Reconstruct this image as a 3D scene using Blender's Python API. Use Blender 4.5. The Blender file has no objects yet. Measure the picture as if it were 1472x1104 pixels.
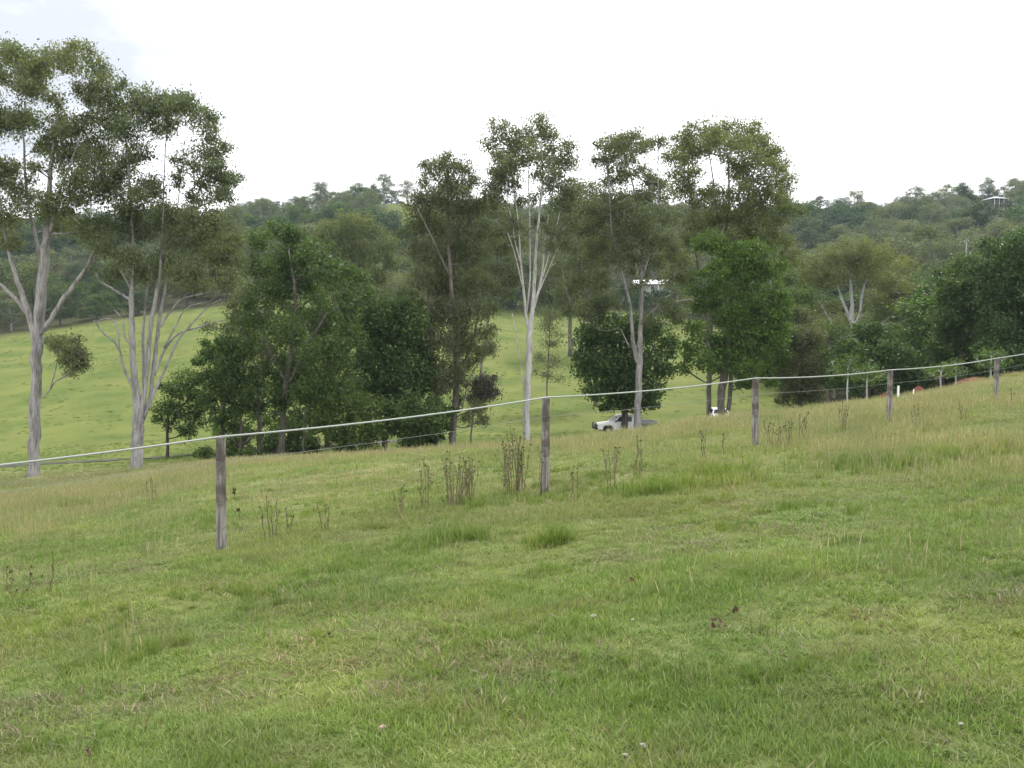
import bpy, math, random
import numpy as np
from mathutils import Vector
R = np.random.default_rng(7)
random.seed(7)
S = bpy.context.scene
COL = S.collection
F = 1400.0; PITCH = math.atan(72/F)
CP, SP = math.cos(PITCH), math.sin(PITCH)
EYE_LIFT = 0.0

# ------------------------------------------------------------------ picture <-> world
def P(px, row, d):
    xc = (px-736)/F; yc = (552-row)/F
    vx, vy, vz = xc, yc*SP+CP, yc*CP-SP
    s = d/vy
    return np.array([vx*s, d, vz*s])

# ------------------------------------------------------------------ terrain
DD = np.array([12, 25, 40, 55, 75, 90, 120, 160, 220, 300, 400, 500, 700, 1100], float)
PXC = np.array([-500, 0, 370, 560, 736, 1100, 1250, 1472, 2000], float)
UC = (PXC-736)/F
TAB = {
 -500: [-4.95, -8, -10, -11, -11, -10.5, -7, 0, 12, 30, 45, 50, 40],
 0:    [-4.4, -6.5, -8.3, -10.2, -10.6, -9.8, -6, -0.3, 12, 34, 52, 55, 45],
 370:  [-3.5, -5.2, -7.1, -9.2, -9.8, -9, -4.5, 3, 14, 35, 58, 60, 50],
 560:  [-3.2, -5.0, -6.8, -8.9, -9.6, -9, -5, 2, 14, 38, 66, 66, 50],
 736:  [-2.95, -4.7, -6.5, -8.5, -9.5, -9.8, -7.5, -1, 8, 34, 58, 60, 50],
 1100: [-2.25, -3.5, -5.0, -7.0, -8.4, -9.0, -7.5, -1.5, 8, 32, 57, 60, 50],
 1250: [-2.0, -2.9, -3.9, -5.5, -6.8, -7.5, -5, 2, 14, 36, 57, 60, 50],
 1472: [-1.6, -1.95, -2.4, -3.5, -4.6, -4.5, -1, 8, 22, 46, 66, 68, 60],
 2000: [-.5, -.5, -.5, -1, -1.5, 0, 5, 15, 30, 52, 68, 70, 60]}
def plane(x, y): return -1.6+.094*x-.051*y
ZT = np.zeros((len(PXC), len(DD)))
for i, p in enumerate(PXC):
    ZT[i, 0] = plane(UC[i]*12, 12.0); ZT[i, 1:] = TAB[int(p)]
LD = np.log(DD)

def hash2(ix, iy, seed):
    h = (ix.astype(np.int64)*374761393+iy.astype(np.int64)*668265263+seed*69069) & 0x7fffffff
    h = ((h ^ (h >> 13))*1274126177) & 0x7fffffff
    return ((h ^ (h >> 16)) & 0xffff)/65535.0
def vnoise(x, y, sc, seed=0):
    x = np.asarray(x, float)/sc; y = np.asarray(y, float)/sc
    ix = np.floor(x); iy = np.floor(y); fx = x-ix; fy = y-iy
    fx = fx*fx*(3-2*fx); fy = fy*fy*(3-2*fy)
    a = hash2(ix, iy, seed); b = hash2(ix+1, iy, seed); c = hash2(ix, iy+1, seed); d = hash2(ix+1, iy+1, seed)
    return (a*(1-fx)+b*fx)*(1-fy)+(c*(1-fx)+d*fx)*fy

def ss(a, b, x):
    t = np.clip((x-a)/(b-a), 0, 1); return t*t*(3-2*t)

def cr(p0, p1, p2, p3, t):
    return 0.5*((2*p1)+(-p0+p2)*t+(2*p0-5*p1+4*p2-p3)*t*t+(-p0+3*p1-3*p2+p3)*t**3)
def H(x, y, bumps=True):
    x = np.atleast_1d(np.asarray(x, float)); y = np.atleast_1d(np.asarray(y, float))
    yy = np.clip(y, 12, 1099); u = np.clip(x/yy, UC[0], UC[-1]-1e-6)
    l = np.log(yy)
    j = np.clip(np.searchsorted(LD, l, side='right')-1, 0, len(LD)-2)
    t = (l-LD[j])/(LD[j+1]-LD[j])
    i = np.clip(np.searchsorted(UC, u, side='right')-1, 0, len(UC)-2)
    s = (u-UC[i])/(UC[i+1]-UC[i]); s = s*s*(3-2*s)*.5+s*.5
    def rowv(ii):
        ii = np.clip(ii, 0, len(UC)-1)
        g = lambda k: ZT[ii, np.clip(k, 0, len(LD)-1)]
        return cr(g(j-1), g(j), g(j+1), g(j+2), t)
    z = rowv(i)*(1-s)+rowv(i+1)*s
    zp = plane(np.clip(x, -45, 60), y)
    w = ss(12, 20, y)
    z = z*w+zp*(1-w)
    if bumps:
        r = np.hypot(x, y); k = 1-ss(60, 140, r)
        z = z+k*((vnoise(x, y, 2.3, 1)-.5)*.14+(vnoise(x, y, .8, 2)-.5)*.07+(vnoise(x, y, .3, 3)-.5)*.03)
        z = z+(1-k)*((vnoise(x, y, 30, 4)-.5)*1.6)*ss(100, 250, r)+(vnoise(x, y, 9, 5)-.5)*.25*ss(20, 60, r)
    return z
def h1(x, y): return float(H(x, y)[0])

# ------------------------------------------------------------------ helpers
def tag(o, label=None, cat=None, group=None, kind=None):
    if label: o['label'] = label
    if cat: o['category'] = cat
    if group: o['group'] = group
    if kind: o['kind'] = kind
    return o
def empty(name, loc, label, cat, group=None, rz=0):
    o = bpy.data.objects.new(name, None); COL.objects.link(o)
    o.location = Vector([float(v) for v in loc]); o.rotation_euler = (0, 0, rz); o.empty_display_size = .3
    return tag(o, label, cat, group)
def raw_mesh(name, V, Fc, mats, smooth=False, tone=None, midx=None):
    V = np.asarray(V, np.float32); me = bpy.data.meshes.new(name)
    if isinstance(Fc, np.ndarray):
        n = Fc.shape[1]; me.vertices.add(len(V)); me.vertices.foreach_set('co', V.ravel())
        me.loops.add(Fc.size); me.loops.foreach_set('vertex_index', Fc.astype(np.int32).ravel())
        me.polygons.add(len(Fc)); me.polygons.foreach_set('loop_start', np.arange(0, Fc.size, n, dtype=np.int32))
        me.update(calc_edges=True)
    else:
        me.from_pydata([tuple(float(c) for c in v) for v in V], [], Fc)
    for m in mats: me.materials.append(m)
    if smooth: me.polygons.foreach_set('use_smooth', np.ones(len(me.polygons), bool))
    if tone is not None:
        a = me.attributes.new('tone', 'FLOAT', 'FACE'); a.data.foreach_set('value', np.asarray(tone, np.float32))
    if midx is not None: me.polygons.foreach_set('material_index', np.asarray(midx, np.int32))
    me.update(); return me
def link(name, me, parent=None, loc=None):
    o = bpy.data.objects.new(name, me); COL.objects.link(o)
    if parent is not None: o.parent = parent
    if loc is not None: o.location = Vector([float(v) for v in loc])
    return o

class MB:
    def __init__(s): s.v = []; s.f = []
    def add(s, vs, fs):
        b = len(s.v); s.v += [tuple(float(c) for c in v) for v in vs]; s.f += [[b+i for i in f] for f in fs]
    def tube(s, pts, rad, n=7, cap=True, wob=0.0):
        pts = [np.asarray(p, float) for p in pts]; k = len(pts)
        if not hasattr(rad, '__len__'): rad = [rad]*k
        ref = np.array([.31, .95, .05]); b = len(s.v)
        for i in range(k):
            t = pts[min(i+1, k-1)]-pts[max(i-1, 0)]; t = t/(np.linalg.norm(t)+1e-9)
            if abs(t@ref) > .95: ref = np.array([1, 0, .1])
            a = np.cross(t, ref); a /= np.linalg.norm(a); c = np.cross(t, a)
            for j in range(n):
                an = 2*math.pi*j/n; r = rad[i]*(1+wob*(random.random()-.5))
                s.v.append(tuple(pts[i]+r*(math.cos(an)*a+math.sin(an)*c)))
        for i in range(k-1):
            for j in range(n):
                q = (j+1) % n
                s.f.append([b+i*n+j, b+i*n+q, b+(i+1)*n+q, b+(i+1)*n+j])
        if cap:
            s.f.append([b+j for j in range(n)][::-1]); s.f.append([b+(k-1)*n+j for j in range(n)])
    def box(s, c, d, rz=0):
        x, y, z = [v/2 for v in d]; ca, sa = math.cos(rz), math.sin(rz)
        vs = []
        for a in (-x, x):
            for b_ in (-y, y):
                for e in (-z, z): vs.append((c[0]+a*ca-b_*sa, c[1]+a*sa+b_*ca, c[2]+e))
        s.add(vs, [[0, 1, 3, 2], [4, 6, 7, 5], [0, 4, 5, 1], [2, 3, 7, 6], [0, 2, 6, 4], [1, 5, 7, 3]])
    def prism(s, prof, y0, y1):   # profile in x,z extruded in y
        n = len(prof)
        vs = [(p[0], y0, p[1]) for p in prof]+[(p[0], y1, p[1]) for p in prof]
        s.add(vs, [list(range(n)), list(range(2*n-1, n-1, -1))]+[[i, i+n, (i+1) % n+n, (i+1) % n] for i in range(n)])
    def mesh(s, name, mat, smooth=False): return raw_mesh(name, s.v, s.f, [mat], smooth)
    def build(s, name, mat, parent=None, smooth=False, bevel=0):
        o = link(name, s.mesh(name, mat, smooth), parent)
        if bevel:
            m = o.modifiers.new('b', 'BEVEL'); m.width = bevel; m.segments = 2; m.limit_method = 'ANGLE'
        return o

# ------------------------------------------------------------------ materials
def newmat(name):
    m = bpy.data.materials.new(name); m.use_nodes = True; nt = m.node_tree; nt.nodes.clear()
    out = nt.nodes.new('ShaderNodeOutputMaterial'); return m, nt, out
def noise(nt, sc, det=3, coord=None, dist=0, rough=.55, vec=None):
    n = nt.nodes.new('ShaderNodeTexNoise'); n.inputs['Scale'].default_value = sc; n.inputs['Detail'].default_value = det
    n.inputs['Distortion'].default_value = dist; n.inputs['Roughness'].default_value = rough
    if vec is not None: nt.links.new(vec, n.inputs['Vector'])
    return n.outputs['Fac']
def ramp(nt, fac, stops):
    r = nt.nodes.new('ShaderNodeValToRGB'); e = r.color_ramp.elements
    while len(e) < len(stops): e.new(.5)
    for k, (p, c) in enumerate(stops):
        e[k].position = p; e[k].color = (c[0], c[1], c[2], 1) if hasattr(c, '__len__') else (c, c, c, 1)
    nt.links.new(fac, r.inputs['Fac']); return r.outputs['Color']
def mixc(nt, fac, a, b, mode='MIX'):
    m = nt.nodes.new('ShaderNodeMix'); m.data_type = 'RGBA'; m.blend_type = mode
    for val, inp in ((fac, m.inputs[0]), (a, m.inputs[6]), (b, m.inputs[7])):
        if isinstance(val, (int, float)): inp.default_value = val
        elif isinstance(val, tuple): inp.default_value = (*val[:3], 1)
        else: nt.links.new(val, inp)
    return m.outputs[2]
def objcoord(nt, scale=(1, 1, 1), kind='Object'):
    c = nt.nodes.new('ShaderNodeTexCoord'); mp = nt.nodes.new('ShaderNodeMapping'); mp.inputs['Scale'].default_value = scale
    nt.links.new(c.outputs[kind], mp.inputs['Vector']); return mp.outputs['Vector']
def worldpos(nt, scale=(1, 1, 1)):
    c = nt.nodes.new('ShaderNodeNewGeometry'); mp = nt.nodes.new('ShaderNodeMapping'); mp.inputs['Scale'].default_value = scale
    nt.links.new(c.outputs['Position'], mp.inputs['Vector']); return mp.outputs['Vector']
def attr(nt, name):
    a = nt.nodes.new('ShaderNodeAttribute'); a.attribute_name = name; return a
def principled(nt, out, col, rough=.7, metal=0, bump=None, bs=.3, bd=.02, spec=.3):
    p = nt.nodes.new('ShaderNodeBsdfPrincipled')
    if isinstance(col, tuple): p.inputs['Base Color'].default_value = (*col[:3], 1)
    else: nt.links.new(col, p.inputs['Base Color'])
    p.inputs['Roughness'].default_value = rough; p.inputs['Metallic'].default_value = metal
    p.inputs['Specular IOR Level'].default_value = spec
    if bump is not None:
        b = nt.nodes.new('ShaderNodeBump'); b.inputs['Strength'].default_value = bs; b.inputs['Distance'].default_value = bd
        nt.links.new(bump, b.inputs['Height']); nt.links.new(b.outputs[0], p.inputs['Normal'])
    nt.links.new(p.outputs[0], out.inputs[0]); return p
def leafmat(name, dark, mid, light, trans=.35, rough=.5, vary=.35):
    if name.startswith('hill'): vary = 1.0
    m, nt, out = newmat(name)
    t = attr(nt, 'tone').outputs['Fac']
    c = ramp(nt, t, [(0, dark), (.5, mid), (1, light)])
    n = noise(nt, .35, 2, vec=worldpos(nt))
    c = mixc(nt, 1.0, c, ramp(nt, n, [(.3, (.8, .84, .8)), (.7, (1.2, 1.14, 1.05))]), 'MULTIPLY')
    oi = nt.nodes.new('ShaderNodeObjectInfo')
    c = mixc(nt, 1.0, c, ramp(nt, oi.outputs['Random'], [(p, tuple(1+(q-1)*vary for q in cc)) for p, cc in ((0, (.62, .72, .78)), (.35, (.88, .93, .92)), (.7, (1.08, 1.08, .98)), (1, (1.35, 1.3, 1.0)))]), 'MULTIPLY')
    p = nt.nodes.new('ShaderNodeBsdfPrincipled'); nt.links.new(c, p.inputs['Base Color'])
    p.inputs['Roughness'].default_value = rough; p.inputs['Specular IOR Level'].default_value = .25
    tr = nt.nodes.new('ShaderNodeBsdfTranslucent')
    nt.links.new(mixc(nt, 1.0, c, (1.25, 1.45, .6), 'MULTIPLY'), tr.inputs[0])
    mx = nt.nodes.new('ShaderNodeMixShader'); mx.inputs[0].default_value = trans
    nt.links.new(p.outputs[0], mx.inputs[1]); nt.links.new(tr.outputs[0], mx.inputs[2]); nt.links.new(mx.outputs[0], out.inputs[0])
    return m
def plainmat(name, col, rough=.6, var=.15, sc=4, metal=0):
    m, nt, out = newmat(name)
    n = noise(nt, sc, 4, vec=objcoord(nt))
    a = tuple(c*(1-var) for c in col); b = tuple(min(1, c*(1+var)) for c in col)
    principled(nt, out, ramp(nt, n, [(.3, a), (.7, b)]), rough, metal); return m

M = {}
M['gum'] = leafmat('gum_leaf', (.078, .092, .062), (.138, .155, .098), (.23, .245, .145), .40)
M['gum_olive'] = leafmat('gum_leaf_olive', (.084, .098, .050), (.148, .165, .080), (.24, .25, .115), .40)
M['gum_grey'] = leafmat('gum_leaf_grey', (.080, .094, .066), (.140, .156, .104), (.23, .24, .15), .40)
M['oak'] = leafmat('needle_foliage', (.068, .082, .050), (.118, .134, .080), (.19, .205, .115), .34)
M['broad'] = leafmat('broad_leaf', (.046, .076, .028), (.088, .134, .048), (.18, .235, .088), .36, .45)
M['bright'] = leafmat('bright_leaf', (.060, .106, .024), (.106, .172, .038), (.20, .28, .07), .36, .45)
M['darkleaf'] = leafmat('dark_leaf', (.034, .062, .024), (.062, .106, .040), (.13, .185, .072), .3, .45)
M['sapleaf'] = leafmat('sapling_leaf', (.055, .095, .03), (.095, .150, .048), (.17, .23, .085), .35)
M['deadleaf'] = leafmat('dead_leaf_cluster', (.05, .046, .042), (.085, .078, .07), (.13, .12, .105), .1)
M['woodgreen'] = leafmat('hill_leaf_green', (.028, .056, .020), (.055, .098, .033), (.125, .19, .062), .3)
M['wooddark'] = leafmat('hill_leaf_dark', (.019, .038, .018), (.034, .064, .028), (.075, .115, .048), .3)
M['woodolive'] = leafmat('hill_leaf_olive', (.046, .062, .026), (.082, .102, .042), (.155, .175, .07), .3)

def barkmat(name, pale, mid, dark, thr=.52):
    m, nt, out = newmat(name)
    v = objcoord(nt, (1.6, 1.6, .28))
    n1 = noise(nt, 2.2, 6, vec=v, dist=.6); n2 = noise(nt, 9, 5, vec=objcoord(nt, (1.5, 1.5, .22)))
    c = ramp(nt, n1, [(thr-.16, dark), (thr-.04, mid), (thr+.06, pale)])
    c = mixc(nt, .4, c, ramp(nt, n2, [(.38, dark), (.5, mid), (.62, pale)]))
    principled(nt, out, c, .8, bump=n2, bs=.5, bd=.05); return m
M['gumbark'] = barkmat('gum_bark', (.38, .36, .365), (.235, .22, .222), (.10, .092, .09), .50)
M['whitebark'] = barkmat('white_gum_bark', (.55, .53, .53), (.36, .345, .34), (.15, .135, .13), .45)
M['darkbark'] = barkmat('dark_bark', (.12, .10, .085), (.075, .062, .052), (.035, .03, .026))
M['greybark'] = barkmat('grey_bark', (.24, .215, .19), (.15, .13, .115), (.07, .06, .052))

# ------------------------------------------------------------------ foliage
def leaves(C, L, W, droop=0.0, up=0.0, clump_tone=None, jit=.5):
    n = len(C)
    a = R.normal(size=(n, 3)); a[:, 2] = a[:, 2]*(1-droop*.3)-droop*1.6; a /= np.linalg.norm(a, axis=1)[:, None]
    nn = R.normal(size=(n, 3)); nn[:, 2] += up*1.4
    b = np.cross(a, nn); b /= (np.linalg.norm(b, axis=1)[:, None]+1e-9)
    l = (L*(1+jit*(R.random(n)*2-1)))[:, None]*.5; w = (W*(1+jit*(R.random(n)*2-1)))[:, None]*.5
    V = np.stack([C-a*l, C+b*w, C+a*l, C-b*w], 1).reshape(-1, 3)
    Fc = np.arange(4*n, dtype=np.int32).reshape(n, 4)
    t = R.random(n)*.55
    if clump_tone is not None: t = t+clump_tone*.45
    return V, Fc, t
def blob_leaves(blobs, L, W, cover, sub=.36, flat=.75, droop=0, up=0, sc_subs=1.0, fill=.55):
    """blobs: (cx,cy,cz,rx,ry,rz) world -> leaf mesh arrays + subclump centres"""
    CC = []; TT = []; subs = []
    for (cx, cy, cz, rx, ry, rz) in blobs:
        ns = max(6, int(26*sc_subs))
        d = R.normal(size=(ns, 3)); d /= np.linalg.norm(d, axis=1)[:, None]
        r = (fill+(1-fill)*R.random(ns)**.6)
        c = np.array([cx, cy, cz])+d*r[:, None]*np.array([rx, ry, rz])*.86
        subs.append(c)
        n = int(cover*math.pi*rx*rz/(L*W*.5)); per = np.maximum(1, (R.random(ns)+.35)); per = (per/per.sum()*n).astype(int)+1
        for k in range(ns):
            m = per[k]; rr = min(rx, rz)*sub*(.7+.7*R.random())
            q = R.normal(size=(m, 3))*np.array([rr*.62, rr*.62, rr*.62*flat])
            ax = R.normal(size=3)*np.array([1, 1, .6]); ax /= np.linalg.norm(ax); q = q+np.outer(R.normal(size=m)*rr*.75, ax)
            CC.append(c[k]+q); TT.append(np.full(m, R.random()))
    return np.concatenate(CC), np.concatenate(TT), subs
def smooth_path(pts, n=4):
    pts = [np.asarray(p, float) for p in pts]
    if len(pts) < 3: return pts
    out = []
    for i in range(len(pts)-1):
        p0 = pts[max(i-1, 0)]; p1 = pts[i]; p2 = pts[i+1]; p3 = pts[min(i+2, len(pts)-1)]
        for k in range(n): out.append(cr(p0, p1, p2, p3, k/n))
    out.append(pts[-1]); return out

def tree(name, label, px, row0, d, limbs, blobs, leaf='gum', bark='gumbark', L=.26, W=.12, cover=1.6, sub=.36,
         flat=.75, droop=.5, up=0., depth=.75, group=None, sc_subs=1.0, fill=.55, twigs=5, bmin=.03, cat='tree', minz=None, extra=0, infill=0, infrom=0.):
    """limbs: list of [(px,row,width_px[,dy])...] ; blobs: (px,row,r_px[,ry_px])  all at distance d"""
    bx = P(px, row0, d)[0]; bz = h1(bx, d)
    base = np.array([bx, d, bz])
    root = empty(name, base, label, cat, group)
    mpp = d/F; L = L*.72; W = W*.72
    mb = MB(); nodes = []
    for li, lb in enumerate(limbs):
        pts = []
        rad = []
        dyE = 0 if li == 0 else random.uniform(-1, 1)*min(3.0, .25*(lb[0][1]-lb[-1][1])*mpp+.4)
        dy0 = 0
        for k, q in enumerate(lb):
            f = k/max(1, len(lb)-1)
            dy = q[3] if len(q) > 3 else dyE*f
            w = P(q[0], q[1], d+dy)
            if li == 0 and k == 0: w = base+np.array([P(q[0], q[1], d)[0]-bx, 0, -.35])
            pts.append(w); rad.append(q[2]*mpp*.5)
        sp = smooth_path(pts, 4); sr = np.interp(np.linspace(0, len(rad)-1, len(sp)), range(len(rad)), rad)*(1 if li == 0 else LIMB)
        if li == 0: sr[0] *= 1.45; sr[1] *= 1.12 if len(sr) > 1 else 1
        for k in range(1, len(sp)-1): sp[k] = sp[k]+R.normal(size=3)*sr[k]*.12
        mb.tube([p-base for p in sp], list(sr), 9, wob=.14)
        for k, p in enumerate(sp[1:]): nodes.append((p, sr[k+1], li))
    xs = [b[0] for b in blobs]; cxm = (min(xs)+max(xs))/2; hw = max(12, (max(xs)-min(xs))/2)
    WB = []
    order = sorted(blobs, key=lambda b: -b[1])
    if infill:
        rows = [b[1] for b in blobs]; lo = max(rows); hi_ = min(rows)
        for _k in range(int(len(blobs)*infill)):
            b1, b2 = random.choice(blobs), random.choice(blobs)
            if abs(b1[0]-b2[0]) > 50 or abs(b1[1]-b2[1]) > 40: continue
            b = ((b1[0]+b2[0])/2, (b1[1]+b2[1])/2, min(b1[2], b2[2])*random.uniform(.6, .9))
            if b[1] < hi_+(lo-hi_)*infrom: continue
            order.append(b)
    for b in order:
        px_, rw, r = b[:3]; rz = b[3] if len(b) > 3 else r*.82; r *= 1.2; rz *= 1.16
        e = math.sqrt(max(.15, 1-((px_-cxm)/(hw*1.12))**2))
        reps = 1+(1 if random.random() < extra else 0)
        for q in range(reps):
            dy = random.uniform(-1, 1)*e*hw*mpp*depth
            if q: dy = -dy
            c = P(px_, rw, d+dy); WB.append((c[0], c[1], c[2], r*mpp, r*mpp*1.05, rz*mpp))
            for _s in range(2):
                if random.random() < .6:
                    an = random.uniform(0, 6.283); el = random.uniform(-.7, .9); q_ = random.uniform(.95, 1.25); sr_ = random.uniform(.3, .48)*r*mpp
                    WB.append((c[0]+math.cos(an)*math.cos(el)*r*mpp*q_, c[1]+math.sin(an)*math.cos(el)*r*mpp*q_, c[2]+math.sin(el)*rz*mpp*q_, sr_, sr_, sr_*.8))
    C, T, subs = blob_leaves(WB, L, W, cover*2.0, sub*1.2, flat, sc_subs=sc_subs, fill=fill)
    C = C+R.normal(size=C.shape)*L*.3
    if droop > .25:
        k = R.random(len(C)) < .42; C[k] += R.normal(size=(k.sum(), 3))*np.array([1, 1, .8])*mpp*4.6
    gz = H(C[:, 0], C[:, 1])+.1; k = C[:, 2] > gz; C = C[k]; T = T[k]
    V, Fc, t = leaves(C-base, L, W, droop, up, T)
    # branches grow from the nearest lower limb point
    for wb, sbs in zip(WB, subs):
        c = np.array(wb[:3]); best = None
        for (p, r, li) in nodes:
            dv = c-p; dist = np.linalg.norm(dv)
            pen = dist+(2.2*max(0, -(dv[2]-.15*dist)))
            if best is None or pen < best[0]: best = (pen, p, r)
        _, p, r = best; dist = np.linalg.norm(c-p)
        r0 = max(bmin*.6, min(r*.62, .03+.02*dist)); r1 = max(.012, r0*.4)
        mid = p*.5+c*.5+np.array([0, 0, -.10*dist])+R.normal(size=3)*dist*.07
        q1 = p*.8+mid*.2+R.normal(size=3)*dist*.02
        sp = smooth_path([p, q1, mid, c], 3); sr = np.linspace(r0, r1, len(sp))
        mb.tube([a-base for a in sp], list(sr), 5, cap=False)
        for k in range(2, len(sp)): nodes.append((sp[k], sr[k], 99))
        for s_ in sbs[:twigs]:
            m_ = c*.45+s_*.55+R.normal(size=3)*.1*np.linalg.norm(s_-c)
            st = sp[random.randint(len(sp)//2, len(sp)-1)]
            mb.tube([st-base, m_-base, s_-base], [r1, r1*.7, .008], 4, cap=False)
    mb.build('trunk', M[bark], root, smooth=True)
    link('crown', raw_mesh(name+'_crown', V, Fc, [M[leaf]], tone=t), root)
    return root

# ------------------------------------------------------------------ ground
MGR = bpy.data.materials.new('pasture')
def ground_material():
    m = MGR; m.use_nodes = True; nt = m.node_tree; nt.nodes.clear(); out = nt.nodes.new('ShaderNodeOutputMaterial')
    w = worldpos(nt)
    z = attr(nt, 'zone').outputs['Color']
    sep = nt.nodes.new('ShaderNodeSeparateColor'); nt.links.new(z, sep.inputs[0])
    n1 = noise(nt, .09, 5, vec=w, dist=.4); n2 = noise(nt, 1.1, 5, vec=w); n3 = noise(nt, 9, 4, vec=w)
    n4 = noise(nt, .22, 6, vec=worldpos(nt, (.8, .5, 1)), rough=.68)
    far = ramp(nt, n1, [(.3, (.074, .114, .026)), (.5, (.116, .150, .036)), (.7, (.172, .166, .056))])
    far = mixc(nt, .6, far, ramp(nt, n4, [(.35, (.072, .112, .024)), (.65, (.175, .190, .052))]))
    near = ramp(nt, n2, [(.3, (.10, .145, .038)), (.7, (.17, .185, .065))])
    near = mixc(nt, .5, near, ramp(nt, n3, [(.3, (.07, .085, .03)), (.7, (.18, .195, .07))]))
    tan = ramp(nt, n2, [(.3, (.17, .175, .075)), (.7, (.25, .23, .125))])
    c = mixc(nt, sep.outputs[0], near, far)
    c = mixc(nt, sep.outputs[1], c, tan)
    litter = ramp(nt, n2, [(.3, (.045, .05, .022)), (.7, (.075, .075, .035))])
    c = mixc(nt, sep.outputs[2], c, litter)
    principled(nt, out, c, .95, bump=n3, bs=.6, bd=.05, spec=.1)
ground_material()
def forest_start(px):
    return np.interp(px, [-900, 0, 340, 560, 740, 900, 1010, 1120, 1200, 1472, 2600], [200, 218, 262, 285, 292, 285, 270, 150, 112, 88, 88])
def build_ground():
    th = np.concatenate([np.linspace(-math.pi, -.75, 50)[:-1], np.linspace(-.75, .75, 640), np.linspace(.75, math.pi, 50)[1:-1]])
    rr = np.concatenate([[.3], np.geomspace(1.2, 1400, 330)])
    Rr, T = np.meshgrid(rr, th, indexing='ij'); X = Rr*np.sin(T); Y = Rr*np.cos(T)
    Z = H(X.ravel(), Y.ravel()); V = np.stack([X.ravel(), Y.ravel(), Z], 1)
    nt_, nr = len(th), len(rr)
    i, j = np.meshgrid(np.arange(nr-1), np.arange(nt_), indexing='ij'); j2 = (j+1) % nt_
    Fc = np.stack([i*nt_+j, i*nt_+j2, (i+1)*nt_+j2, (i+1)*nt_+j], -1).reshape(-1, 4)
    V = np.vstack([V, [0, 0, h1(0, 0)]])
    me = raw_mesh('ground', V, Fc[:, ::-1].copy(), [MGR], True)
    x, y = V[:, 0], V[:, 1]; px = 736+F*x/np.maximum(y, 1)
    far = ss(55, 80, y+6*(vnoise(x, y, 9, 9)-.5))
    tan = ss(10, 19, y-.2*x)*(1-ss(56, 76, y))*(.5+.5*ss(.35, .6, vnoise(x, y, 7, 8)*.6+vnoise(x, y, 2.2, 12)*.4))
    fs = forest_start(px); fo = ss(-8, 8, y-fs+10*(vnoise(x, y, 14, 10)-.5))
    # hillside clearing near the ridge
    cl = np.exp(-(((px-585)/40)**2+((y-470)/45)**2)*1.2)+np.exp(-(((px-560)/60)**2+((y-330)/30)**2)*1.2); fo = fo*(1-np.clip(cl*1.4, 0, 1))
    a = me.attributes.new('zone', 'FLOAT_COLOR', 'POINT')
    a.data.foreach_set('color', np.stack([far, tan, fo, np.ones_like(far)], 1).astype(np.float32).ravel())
    return tag(link('ground', me), kind='structure')
build_ground()

# creek bed along the valley floor at left, widened to take in the shaded strip
def strip(name, pts, w, mat, lift):
    mb = MB(); L_ = []; pp = smooth_path(pts, 8)
    for k, p in enumerate(pp):
        t = pp[min(k+1, len(pp)-1)]-pp[max(k-1, 0)]; t = t/np.linalg.norm(t); nrm = np.array([-t[1], t[0]])
        ww = w*(.6+.8*vnoise(k*1.0, 3., 3)); 
        for s_ in (-1, -.5, 0, .5, 1):
            q = p+nrm*s_*ww*.5; L_.append((q[0], q[1], h1(q[0], q[1])+lift))
    n = len(pp)
    mb.add(L_, [[i*5+j, i*5+j+1, (i+1)*5+j+1, (i+1)*5+j] for i in range(n-1) for j in range(4)])
    return mb.build(name, mat)
M['creek'] = plainmat('shaded_creek_mud', (.05, .048, .036), .6, .5, .8)  # mud colour darkened to paint in the shade along the creek
cpts = [np.array([P(px, 600, d)[0], d]) for px, d in [(-500, 70), (-100, 74), (60, 75), (160, 76), (260, 77), (345, 79), (460, 83), (640, 88)]]
tag(strip('creek', cpts, 2.0, M['creek'], .03), kind='structure')

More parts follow.
